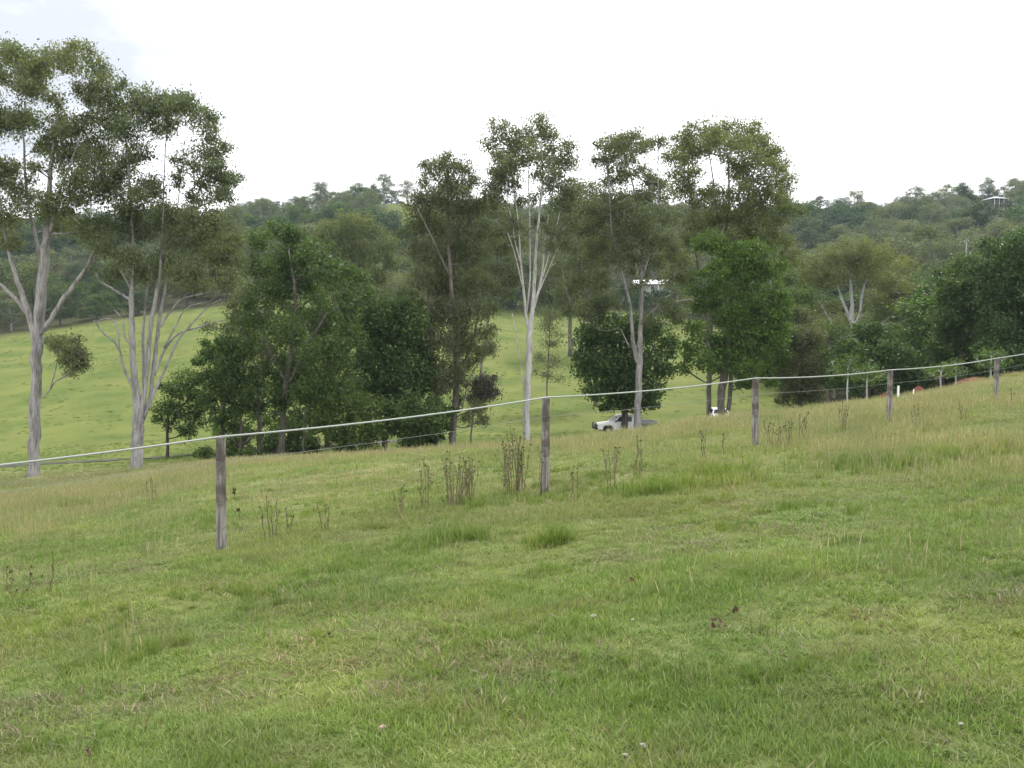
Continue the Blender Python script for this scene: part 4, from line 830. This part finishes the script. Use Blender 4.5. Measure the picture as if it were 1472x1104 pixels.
# ------------------------------------------------------------------ vehicles
M['white'] = plainmat('white_paint', (.86, .86, .85), .35, .05, 3)
M['glass'] = plainmat('dark_glass', (.05, .06, .07), .12, .2, 3)
M['tyre'] = plainmat('tyre_rubber', (.025, .025, .025), .85, .2, 12)
M['alu'] = plainmat('grey_metal', (.33, .34, .36), .45, .12, 6, .4)
M['black'] = plainmat('black_plastic', (.04, .04, .042), .6, .2, 8)
def wheel(root, x, y, r=.36):
    t = MB(); t.tube([(x, y-.11, r), (x, y-.09, r), (x, y+.09, r), (x, y+.11, r)], [r*.9, r, r, r*.9], 22); w = t.build('wheel', M['tyre'], root, smooth=False)
    h = MB(); h.tube([(x, y-.125 if y < 0 else y+.125, r), (x, y, r)], r*.55, 16); h.build('hub', M['alu'], w)
def pickup(loc, rz, label, tray=True):
    root = empty('pickup_truck' if tray else 'parked_car', loc, label, 'truck' if tray else 'car', None, rz)
    if tray:
        # local +x is the rear; nose at x=-2.5
        low = MB(); low.prism([(-2.45, .45), (-2.5, .62), (-2.46, .92), (-1.35, 1.05), (-1.25, 1.07), (.75, 1.07), (.75, .42), (.1, .40), (-1.15, .40), (-1.2, .72), (-1.45, .84), (-1.75, .84), (-2.0, .72), (-2.05, .45)], -.84, .84)
        b = low.build('body', M['white'], root, bevel=.04)
        cab = MB(); prof = [(-1.28, 1.06), (-.62, 1.62), (-.4, 1.68), (.55, 1.68), (.68, 1.6), (.75, 1.06)]
        n = len(prof); vs = []
        for s in (-1, 1):
            for (x, z) in prof: vs.append((x, s*(.82-.16*(z-1.06)/.6), z))
        cab.add(vs, [list(range(n)), list(range(2*n-1, n-1, -1))]+[[i, i+n, (i+1) % n+n, (i+1) % n] for i in range(n)])
        cab.build('cab', M['white'], root, bevel=.05)
        for s in (-1, 1):
            g = MB()
            for (x0, x1, t0) in ((-.98, -.32, .35), (-.24, .5, 0)):
                zb, zt = 1.12, 1.54; yb = s*(.83-.16*.1); yt = s*(.83-.16*.8); xa = x0+(.44 if t0 else .02)
                g.add([(x0, yb, zb), (x1, yb, zb), (x1, yt, zt), (xa, yt, zt)], [[0, 1, 2, 3]])
            g.build('side_window', M['glass'], root)
            hl = MB(); hl.box((-2.47, s*.62, .78), (.08, .26, .14)); hl.build('headlight', M['alu'], root)
            mr = MB(); mr.box((-.95, s*.93, 1.18), (.1, .16, .17)); mr.build('mirror', M['black'], root, bevel=.02)
        ws = MB(); ws.add([(-1.20, -.68, 1.14), (-1.20, .68, 1.14), (-.72, .60, 1.56), (-.72, -.60, 1.56)], [[0, 1, 2, 3]]); ws.build('windscreen', M['glass'], root).location = (-.02, 0, .025)
        bb = MB(); bb.box((-2.58, 0, .55), (.14, 1.66, .2))
        for s in (-.7, -.35, .35, .7): bb.tube([(-2.62, s, .5), (-2.66, s, .75), (-2.6, s, 1.0)], .03, 6)
        bb.tube([(-2.6, -.72, 1.0), (-2.6, .72, 1.0)], .03, 6); bb.build('bull_bar', M['black'], root)
        gr = MB(); gr.box((-2.485, 0, .76), (.05, .9, .16)); gr.build('grille', M['black'], root)
        tr = MB(); tr.box((1.75, 0, .92), (1.95, 1.85, .07)); tr.box((1.75, -.9, 1.02), (1.95, .05, .22)); tr.box((1.75, .9, 1.02), (1.95, .05, .22)); tr.box((2.72, 0, 1.02), (.04, 1.8, .22)); tr.box((1.7, -.35, .7), (1.9, .1, .3)); tr.box((1.7, .35, .7), (1.9, .1, .3))
        tr.build('tray', M['alu'], root, bevel=.01)
        rk = MB()
        for s in (-.8, .8): rk.tube([(.86, s, .95), (.86, s, 1.72)], .03, 6)
        rk.tube([(.86, -.8, 1.72), (.86, .8, 1.72)], .03, 6); rk.tube([(.86, -.8, 1.4), (.86, .8, 1.4)], .02, 6); rk.build('headboard', M['alu'], root)
        for x in (-1.6, 1.7):
            for y in (-.72, .72): wheel(root, x, y)
    else:
        prof = [(-2.1, .4), (-2.15, .8), (-1.2, .98), (-.6, 1.42), (1.3, 1.45), (2.0, 1.0), (2.1, .8), (2.1, .4)]
        n = len(prof); vs = []
        for s in (-1, 1):
            for (x, z) in prof: vs.append((x, s*(.84-.22*max(0, (z-.95)/.5)), z))
        b = MB(); b.add(vs, [list(range(n)), list(range(2*n-1, n-1, -1))]+[[i, i+n, (i+1) % n+n, (i+1) % n] for i in range(n)]); b.build('body', M['white'], root, bevel=.05)
        g = MB(); g.add([(-1.12, -.68, 1.04), (-1.12, .68, 1.04), (-.66, .58, 1.38), (-.66, -.58, 1.38)], [[0, 1, 2, 3]]); o = g.build('windscreen', M['glass'], root); o.location = (-.02, 0, .02)
        g = MB(); g.add([(1.94, -.66, 1.08), (1.94, .66, 1.08), (1.42, .58, 1.4), (1.42, -.58, 1.4)], [[0, 3, 2, 1]]); o = g.build('rear_window', M['glass'], root); o.location = (.02, 0, .02)
        for s in (-1, 1):
            g = MB(); g.add([(-.95, s*.845, 1.02), (1.5, s*.845, 1.02), (1.2, s*.69, 1.36), (-.55, s*.69, 1.36)], [[0, 1, 2, 3]]); g.build('side_window', M['glass'], root)
            g = MB(); g.box((2.1, s*.68, .78), (.05, .22, .14)); g.build('tail_light', M['redlamp'], root)
        for x in (-1.35, 1.35):
            for y in (-.74, .74): wheel(root, x, y, .31)
    return root
M['redlamp'] = plainmat('red_lens', (.35, .02, .02), .3, .1)
x, y = P(897, 600, 84.3)[0], 84.3
pickup((x, y, h1(x, y)-.03), math.radians(8), 'white utility truck with flat grey tray parked under the dark round tree')
x, y = P(1034, 600, 94.5)[0], 94.5
pickup((x, y, h1(x, y)), math.radians(86), 'white car mostly hidden behind the trunks of the bright green tree', False)

# ------------------------------------------------------------------ buildings
M['roofw'] = plainmat('pale_metal_roof', (.72, .73, .76), .4, .06, 1)
M['roofg'] = plainmat('grey_metal_roof', (.30, .30, .31), .5, .12, 1)
M['wallw'] = plainmat('weatherboard', (.42, .43, .42), .7, .12, 2)
M['walld'] = plainmat('dark_wall', (.09, .085, .08), .8, .2, 2)
def house(loc, rz, w, dp, wall_h, roof_h, label, stilts=0, veranda=True, hip=False, wall='wallw', roofm='roofw'):
    root = empty('house', loc, label, 'house', None, rz); z0 = stilts
    b = MB(); b.box((0, 0, z0+wall_h/2), (w, dp, wall_h)); wl = b.build('wall', M[wall], root)
    e = .6; r = MB(); zt = z0+wall_h+.003; W2, D2 = w/2+e, dp/2+e+(1.2 if veranda else 0)
    hx = D2*.9 if hip else 0
    r.add([(-W2, -D2, zt), (W2, -D2, zt), (W2, D2, zt), (-W2, D2, zt), (-W2+hx, 0, zt+roof_h), (W2-hx, 0, zt+roof_h)], [[0, 1, 5, 4], [2, 3, 4, 5], [1, 2, 5], [3, 0, 4], [0, 3, 2, 1]])
    rf = r.build('roof', M[roofm], root)
    c = MB(); c.box((w*.2, .3, zt+roof_h*.8), (.5, .5, 1.0)); c.build('vent_stack', M['alu'], rf)
    nw = max(2, int(w/3.2))
    for k in range(nw):
        xx = -w/2+w*(k+.5)/nw
        f = MB(); f.box((xx, -dp/2-.03, z0+wall_h*.55), (1.3, .06, 1.1)); fr = f.build('window', M['white'], root)
        g = MB(); g.box((xx, -dp/2-.065, z0+wall_h*.55), (1.1, .02, .9)); g.build('pane', M['glass'], fr)
    dr = MB(); dr.box((0, -dp/2-.025, z0+1.02), (.9, .05, 2.04)); dr.build('door', M['walld'], root)
    if veranda:
        k = max(3, int(w/3))
        for q in range(k+1):
            p = MB(); xx = -w/2+w*q/k; p.box((xx, -dp/2-1.5, (z0+wall_h)/2-.4), (.14, .14, z0+wall_h+.8)); p.build('veranda_post', M['white'], root)
        d_ = MB(); d_.box((0, -dp/2-.85, z0-.08), (w, 1.7, .16)); d_.build('deck', M['walld'], root)
    if stilts:
        for xx in (-w/2+.3, 0, w/2-.3):
            for yy in (-dp/2+.3, dp/2-.3):
                p = MB(); p.box((xx, yy, stilts/2-1.3), (.2, .2, stilts+2.6)); p.build('stump', M['wallw'], root)
    return root
def on(px, d): x = P(px, 400, d)[0]; return (x, d, h1(x, d))
l = on(940, 292); house((l[0], l[1], P(940, 424, 292)[2]), math.radians(-14), 11, 7, 2.4, 1.5, 'long low house with a pale metal roof seen through the forked gum', stilts=.6)
l = on(815, 300); house((l[0], l[1], P(815, 420, 300)[2]), 0, 7, 5, 2.0, .6, 'small pale roofed shed left of the long low house', veranda=False, roofm='roofw', wall='walld')
l = on(1427, 440); house((l[0], l[1], P(1425, 304, 440)[2]), math.radians(12), 7.2, 6, 3.0, 1.6, 'dark hilltop pavilion with pale hipped roof on the ridge at far right', stilts=2.2, hip=True, wall='walld', roofm='roofg')

# power line on the right hillside
M['polew'] = plainmat('pale_pole', (.30, .285, .27), .8, .15, 3)
poles = []
for px, d, top, lab in ((1388, 205, 343, 'pale utility pole on the right hillside'), (1108, 190, 378, 'utility pole hidden behind the bright green tree')):
    x, y, z = on(px, d); t = P(px, top, d); r = empty('utility_pole', (x, y, z), lab, 'utility pole', 'utility poles on the hillside')
    b = MB(); b.tube([(0, 0, -1), (0, 0, (t[2]-z)*.5), (0, 0, t[2]-z)], [.13, .11, .09], 10); b.build('pole', M['polew'], r, smooth=True)
    b = MB(); b.box((0, 0, t[2]-z-.6), (.12, 2.2, .14), 0); b.build('crossarm', M['greybark'], r)
    for s in (-.9, .9):
        b = MB(); b.tube([(0, s, t[2]-z-.53), (0, s, t[2]-z-.33)], .06, 8); b.build('insulator', M['white'], r)
    poles.append(t)
for s, lab in ((-.9, 'nearer overhead power wire crossing the right hillside'), (.9, 'farther overhead power wire crossing the right hillside')):
    A, B = poles[1]+np.array([0, s, -.33]), poles[0]+np.array([0, s, -.33]); b = MB()
    pts = [A*(1-f)+B*f-np.array([0, 0, 2.0*4*f*(1-f)]) for f in np.linspace(0, 1, 24)]; b.tube(pts, .010, 5); tag(b.build('power_wire', M['darkbark']), lab, 'wire')

# ------------------------------------------------------------------ red soil heaps, marker posts
M['redsoil'] = plainmat('red_soil', (.14, .05, .031), .95, .3, 5)
def heap(px, row, d, w, hh, lab):
    x = P(px, row, d)[0]; z = h1(x, d); n, m_ = 36, 10; V = [(0, 0, hh)]; Fs = []
    for i in range(1, m_+1):
        f = i/m_
        for j in range(n):
            a = 2*math.pi*j/n; k = 1+.25*(vnoise(math.cos(a)*2+px, math.sin(a)*2, 1, 5)-.5)*2
            V.append((w/2*f*k*math.cos(a), w*.35*f*k*math.sin(a), hh*(1-f**1.6)+.08*hh*(random.random()-.5)*(1 if i < m_ else 0)-(.12 if i == m_ else 0)))
    for j in range(n): Fs.append([0, 1+j, 1+(j+1) % n])
    for i in range(m_-1):
        for j in range(n):
            a = 1+i*n+j; b = 1+i*n+(j+1) % n; Fs.append([a, a+n, b+n, b])
    V = [(float(v[0]), float(v[1]), float(v[2])) for v in V]
    o = link('soil_heap', raw_mesh('soil_heap', V, Fs, [M['redsoil']], False), None, (x, d, z)); tag(o, lab, 'soil heap', 'red soil heaps')
heap(1402, 552, 58, 2.8, .42, 'widest heap of red soil, at the right beside the farthest fence post')
heap(1320, 566, 62, 1.4, .6, 'dark red soil heap between two fence posts with a pale stake before it')
heap(1273, 566, 61, 1.2, .62, 'small red soil heap just left of the fourth fence post')
def stake(px, row, d, hh, r, lab, mat='white'):
    x = P(px, row, d)[0]; z = h1(x, d); b = MB(); b.tube([(0, 0, -.1), (0, 0, hh*.5), (.01, 0, hh)], [r, r, r*.9], 8); o = b.build('stake', M[mat]); o.location = (float(x), float(d), float(z)); tag(o, lab, 'stake')
stake(1291, 572, 52, .62, .06, 'white marker stake right of the fourth fence post')
stake(1313, 572, 52, .32, .035, 'short pale stake in front of the dark red soil heap')

# ------------------------------------------------------------------ weeds standing in the grass
M['stalk'] = plainmat('weed_stalk', (.17, .145, .08), .8, .35, 20)
M['darkstalk'] = plainmat('dark_stalk', (.12, .095, .06), .8, .35, 20)
M['weedleaf'] = leafmat('weed_leaf', (.07, .09, .03), (.12, .15, .05), (.2, .23, .10), .3)
M['seedhead'] = leafmat('seed_head', (.02, .016, .012), (.045, .035, .022), (.09, .07, .045), .1)
def weed(px, row, n, hpx, wpx, lab, leafy=.5, mat='stalk', name='weed', d=None, hd=.0):
    if d is None:
        d = 6.0
        for dd in np.linspace(4, 45, 800):   # walk out along the pixel ray until it meets the ground
            w = P(px, row, dd)
            if w[2] < h1(w[0], dd)+.02: d = dd; break
        else: d = 30.
    x = P(px, row, d)[0]; z = h1(x, d); mpp = d/F; hh = hpx*mpp; wd = wpx*mpp
    root = empty(name, (x, d, z), lab, 'weed', 'weeds standing in the grass'); mb = MB(); LC = []; HC = []
    for k in range(n):
        bx, by = random.gauss(0, wd*.22), random.gauss(0, wd*.22); h_ = hh*random.uniform(.7, 1.1); tx, ty = bx*1.6+random.gauss(0, wd*.12), by*1.6+random.gauss(0, wd*.12)
        pts = [np.array([bx, by, -.03])]
        for q in range(1, 6):
            f = q/5; pts.append(np.array([bx+(tx-bx)*f**1.4+random.gauss(0, .008), by+(ty-by)*f**1.4+random.gauss(0, .008), h_*f]))
        r = .0048+.0016*(d/10); mb.tube(pts, list(np.linspace(r, r*.5, 6)), 5)
        for q in range(3, 6):
            if random.random() < .3:
                e = pts[q]+np.array([random.gauss(0, .05), random.gauss(0, .05), random.uniform(.02, .1)])*min(1.4, hh); mb.tube([pts[q-1], e], r*.5, 4); HC.append(e)
        HC.append(pts[-1])
        for q in range(int(8*leafy)): f = random.random()**.7; p = pts[0]*(1-f)+pts[-1]*f; LC.append(p+np.array([random.gauss(0, .025), random.gauss(0, .025), 0]))
    mb.build('stem', M[mat], root)
    V0 = np.zeros((0, 3)); F0 = np.zeros((0, 4), int); t0 = np.zeros(0)
    if LC: V0, F0, t0 = leaves(np.array(LC), .04*(1+d/30), .012*(1+d/30), .1, .3)
    HC = np.repeat(np.array(HC), 3 if hd == 0 else 16, 0); HC = HC+R.normal(size=HC.shape)*(.007 if hd == 0 else .013)
    V, Fc, t = leaves(HC, .018*(1+d/30)*(1+hd*.4), .010*(1+d/30)*(1+hd*.6), 0, 0)
    link('foliage', raw_mesh('foliage', np.vstack([V0, V]), np.vstack([F0, Fc+len(V0)]), [M['weedleaf'], M['seedhead']], tone=np.concatenate([t0, t]), midx=np.concatenate([np.zeros(len(F0)), np.ones(len(Fc))])), root)
W_ = [(653, 727, 18, 72, 34, 'dense upright clump of brown weed stalks left of the second post', .5, 'stalk'), (676, 722, 12, 62, 26, 'fan shaped brown weed clump leaning right, left of the second post', .4, 'stalk'),
      (745, 706, 20, 82, 42, 'tallest leafy weed clump beside the second fence post', .9, 'stalk'), (728, 700, 7, 60, 24, 'sparse weed stems left of the tallest leafy clump', .8, 'stalk'),
      (610, 728, 5, 66, 16, 'few thin green weeds left of the dense brown stalks', .9, 'stalk'), (575, 742, 5, 40, 26, 'low thin weeds beyond the white line between the first two posts', .5, 'stalk'),
      (394, 772, 4, 58, 22, 'tall dark weed stalks right of the first fence post', .15, 'darkstalk'), (470, 760, 3, 42, 14, 'short pair of weed stalks left of the low thin weeds', .2, 'darkstalk'),
      (415, 762, 3, 30, 12, 'low dark stems beside the tall dark weed stalks', .2, 'darkstalk'), (72, 848, 1, 62, 8, 'single branched weed with dark seed heads at the left', .1, 'darkstalk'),
      (14, 845, 2, 34, 16, 'thin pale weeds at the left edge of the slope', .5, 'stalk'), (42, 842, 2, 24, 8, 'small weed tuft near the left edge by the branched weed', .4, 'stalk'),
      (220, 722, 4, 36, 18, 'thin weed stems standing behind the first stretch of line', .3, 'stalk'), (825, 722, 3, 52, 12, 'slim weed stems just right of the second fence post', .5, 'stalk'),
      (880, 700, 6, 58, 30, 'loose group of tall weeds below the white truck', .4, 'stalk'), (918, 685, 5, 52, 22, 'tall grassy weeds below the tray of the truck', .5, 'stalk'),
      (1012, 660, 4, 42, 18, 'dark weed stems left of the third fence post', .3, 'darkstalk'), (1040, 652, 3, 30, 12, 'short weeds close to the left of the third post', .5, 'stalk'),
      (1110, 640, 5, 36, 22, 'leafy brown weeds right of the third fence post', .8, 'darkstalk'), (1130, 638, 5, 38, 20, 'bushy dark weeds second right of the third post', .7, 'darkstalk'),
      (1152, 630, 4, 36, 14, 'narrow weed right of the bushy dark weeds', .3, 'darkstalk'), (1212, 618, 5, 42, 12, 'upright dark seed stalks left of the fourth post', .3, 'darkstalk'),
      (1316, 610, 4, 26, 12, 'small weeds right of the fourth post', .3, 'darkstalk'), (1384, 602, 3, 22, 10, 'little dark weed left of the farthest post', .2, 'darkstalk'), (1456, 582, 3, 22, 8, 'little dark weed near the right edge', .2, 'darkstalk'),
      (778, 712, 3, 60, 8, 'dark stick like stems leaning on the second post', .1, 'darkstalk')]
for a in W_: weed(*a[:6], leafy=a[6], mat=a[7])
weed(337, 716, 1, 17, 2, 'dark round seed head on a thin stem, upper of two right of the first post', 0, 'darkstalk', hd=1.6, name='thistle')
weed(345, 748, 1, 17, 2, 'dark round seed head on a thin stem, lower of two right of the first post', 0, 'darkstalk', hd=1.6, name='thistle')

# ------------------------------------------------------------------ stones and dead leaves in the turf
M['stone'] = plainmat('pale_stone', (.36, .335, .31), .8, .2, 20)
M['stonep'] = plainmat('pinkish_stone', (.42, .31, .24), .8, .2, 20)
M['brown'] = plainmat('brown_litter', (.11, .07, .042), .8, .4, 30)
def lump(px, row, spx, lab, mat='stone', name='stone', flat=.5, cat='stone'):
    d = 4.
    for dd in np.linspace(2.6, 14, 900):
        w = P(px, row, dd)
        if w[2] < h1(w[0], dd)+.03: d = dd; break
    x = P(px, row, d)[0]; z = h1(x, d)+.022; s = spx*d/F*.5; n, m_ = 10, 6; V = []; Fs = []
    for i in range(m_+1):
        th = math.pi*i/m_
        for j in range(n):
            a = 2*math.pi*j/n; k = random.uniform(.6, 1.2) if 0 < i < m_ else 1; V.append((s*k*math.sin(th)*math.cos(a), s*.8*k*math.sin(th)*math.sin(a), s*flat*k*math.cos(th)))
    for i in range(m_):
        for j in range(n): a = i*n+j; b = i*n+(j+1) % n; Fs.append([a, a+n, b+n, b])
    o = link(name, raw_mesh(name, V, Fs, [M[mat]], False), None, (x, d, z)); o.rotation_euler = (random.uniform(-.4, .4), random.uniform(-.4, .4), random.random()*6); tag(o, lab, cat)
lump(853, 884, 12, 'pale stone in the turf right of centre, farthest of the pale stones'); lump(549, 1046, 13, 'pinkish pale stone standing in the turf near the bottom centre', 'stonep', flat=1.1)
lump(925, 1069, 12, 'bright pale stone near the bottom edge right of centre'); lump(899, 1084, 9, 'small flat grey stone lowest in the turf right of centre'); lump(909, 889, 6, 'tiny pale pebble right of the farthest pale stone')
lump(1381, 1038, 9, 'small white stone low on the right of the slope')
def dead_leaves(px, row, n, spx, lab):
    d = 4.
    for dd in np.linspace(2.6, 16, 900):
        w = P(px, row, dd)
        if w[2] < h1(w[0], dd)+.02: d = dd; break
    x = P(px, row, d)[0]; z = h1(x, d)+.05; s = spx*d/F*.5
    C = R.normal(size=(n, 3))*np.array([s*.5, s*.5, .012]); V, Fc, t = leaves(C, .036, .018, 0, .9)
    Fs = [list(f) for f in Fc]; o = link('dead_leaves', raw_mesh('dead_leaves', V, Fs, [M['brown']]), None, (x, d, z)); m = o.modifiers.new('s', 'SOLIDIFY'); m.thickness = .002; tag(o, lab, 'leaf litter', 'dead leaves in the turf')
dead_leaves(1031, 904, 16, 26, 'largest red brown patch of dead leaves right of centre'); dead_leaves(1058, 884, 6, 12, 'small curl of brown leaf above the largest patch'); dead_leaves(827, 951, 6, 12, 'small red brown leaf scrap below the farthest pale stone')
dead_leaves(908, 838, 6, 12, 'dark brown leaf scrap above the pale stones'); dead_leaves(128, 1090, 8, 14, 'orange brown leaves at the bottom left'); dead_leaves(30, 856, 12, 26, 'grey brown litter at the left edge beside the branched weed')
dead_leaves(470, 918, 6, 14, 'faded tan leaf lying left of centre')

# ------------------------------------------------------------------ haze
hz = MB(); hz.box((0, 420, 25), (1900, 1300, 170))
m, nt, out = newmat('air'); v = nt.nodes.new('ShaderNodeVolumePrincipled'); v.inputs['Color'].default_value = (.70, .84, 1.0, 1); v.inputs['Density'].default_value = .00014; v.inputs['Anisotropy'].default_value = .2
nt.links.new(v.outputs[0], out.inputs['Volume']); tag(hz.build('haze', m), kind='stuff')

# ------------------------------------------------------------------ sky and sun
SUN_EL, SUN_AZ = math.radians(58), math.radians(25)      # azimuth from +Y towards +X
wd = bpy.data.worlds.new('World'); S.world = wd; wd.use_nodes = True; nt = wd.node_tree; nt.nodes.clear()
out = nt.nodes.new('ShaderNodeOutputWorld'); bg = nt.nodes.new('ShaderNodeBackground'); sky = nt.nodes.new('ShaderNodeTexSky'); sky.sky_type = 'NISHITA'; sky.sun_disc = False
sky.sun_elevation = SUN_EL; sky.sun_rotation = SUN_AZ; sky.air_density = 1.2; sky.dust_density = 2
tc = nt.nodes.new('ShaderNodeTexCoord'); mp = nt.nodes.new('ShaderNodeMapping'); mp.inputs['Scale'].default_value = (1, 1, 2.2); nt.links.new(tc.outputs['Generated'], mp.inputs[0])
n = noise(nt, 1.9, 6, vec=mp.outputs[0], dist=.3)
cloud = ramp(nt, n, [(.3, .86), (.45, .97), (.6, 1.0)])
lum = ramp(nt, noise(nt, 3.2, 6, vec=mp.outputs[0]), [(.3, (9.2, 9.3, 9.7)), (.7, (10.6, 10.6, 10.7))])
col = mixc(nt, cloud, sky.outputs[0], lum)
vm = nt.nodes.new('ShaderNodeVectorMath'); vm.operation = 'DOT_PRODUCT'; nt.links.new(tc.outputs['Generated'], vm.inputs[0]); vm.inputs[1].default_value = (-.52, .78, .46)
ad = nt.nodes.new('ShaderNodeMath'); ad.operation = 'MULTIPLY_ADD'; nt.links.new(noise(nt, 5, 5, vec=mp.outputs[0]), ad.inputs[0]); ad.inputs[1].default_value = .16; nt.links.new(vm.outputs['Value'], ad.inputs[2])
gap = ramp(nt, ad.outputs[0], [(.99, 0.), (1.0, 1.)]); gr = gap.node.color_ramp; gr.elements[0].position = .94; gr.elements[1].position = 1.0
ad.inputs[1].default_value = .14; sb = nt.nodes.new('ShaderNodeMath'); sb.operation = 'SUBTRACT'; nt.links.new(ad.outputs[0], sb.inputs[0]); sb.inputs[1].default_value = .072; nt.links.new(sb.outputs[0], gap.node.inputs['Fac'])
col = mixc(nt, gap, col, (4.35, 4.6, 5.0))
nt.links.new(col, bg.inputs[0]); bg.inputs[1].default_value = .1; nt.links.new(bg.outputs[0], out.inputs[0])
sl = bpy.data.lights.new('sun', 'SUN'); sl.energy = 1.4; sl.angle = math.radians(14); sl.color = (1, .95, .87)
so = bpy.data.objects.new('sun', sl); COL.objects.link(so)
sd = Vector((math.sin(SUN_AZ)*math.cos(SUN_EL), math.cos(SUN_AZ)*math.cos(SUN_EL), math.sin(SUN_EL))); so.rotation_euler = sd.to_track_quat('Z', 'Y').to_euler()

# ------------------------------------------------------------------ camera
cam = bpy.data.cameras.new('camera'); cam.sensor_width = 36; cam.lens = 36*F/1472; cam.clip_end = 5000; cam.clip_start = .05
co = bpy.data.objects.new('camera', cam); COL.objects.link(co); co.location = (0, 0, 0); co.rotation_euler = (math.pi/2-PITCH, 0, 0); S.camera = co
S.view_settings.view_transform = 'Standard'; S.view_settings.look = 'None'; S.view_settings.exposure = 1.0; S.view_settings.gamma = 1
S.cycles.max_bounces = 6; S.cycles.diffuse_bounces = 3; S.cycles.transmission_bounces = 4; S.cycles.volume_bounces = 0; S.cycles.transparent_max_bounces = 4
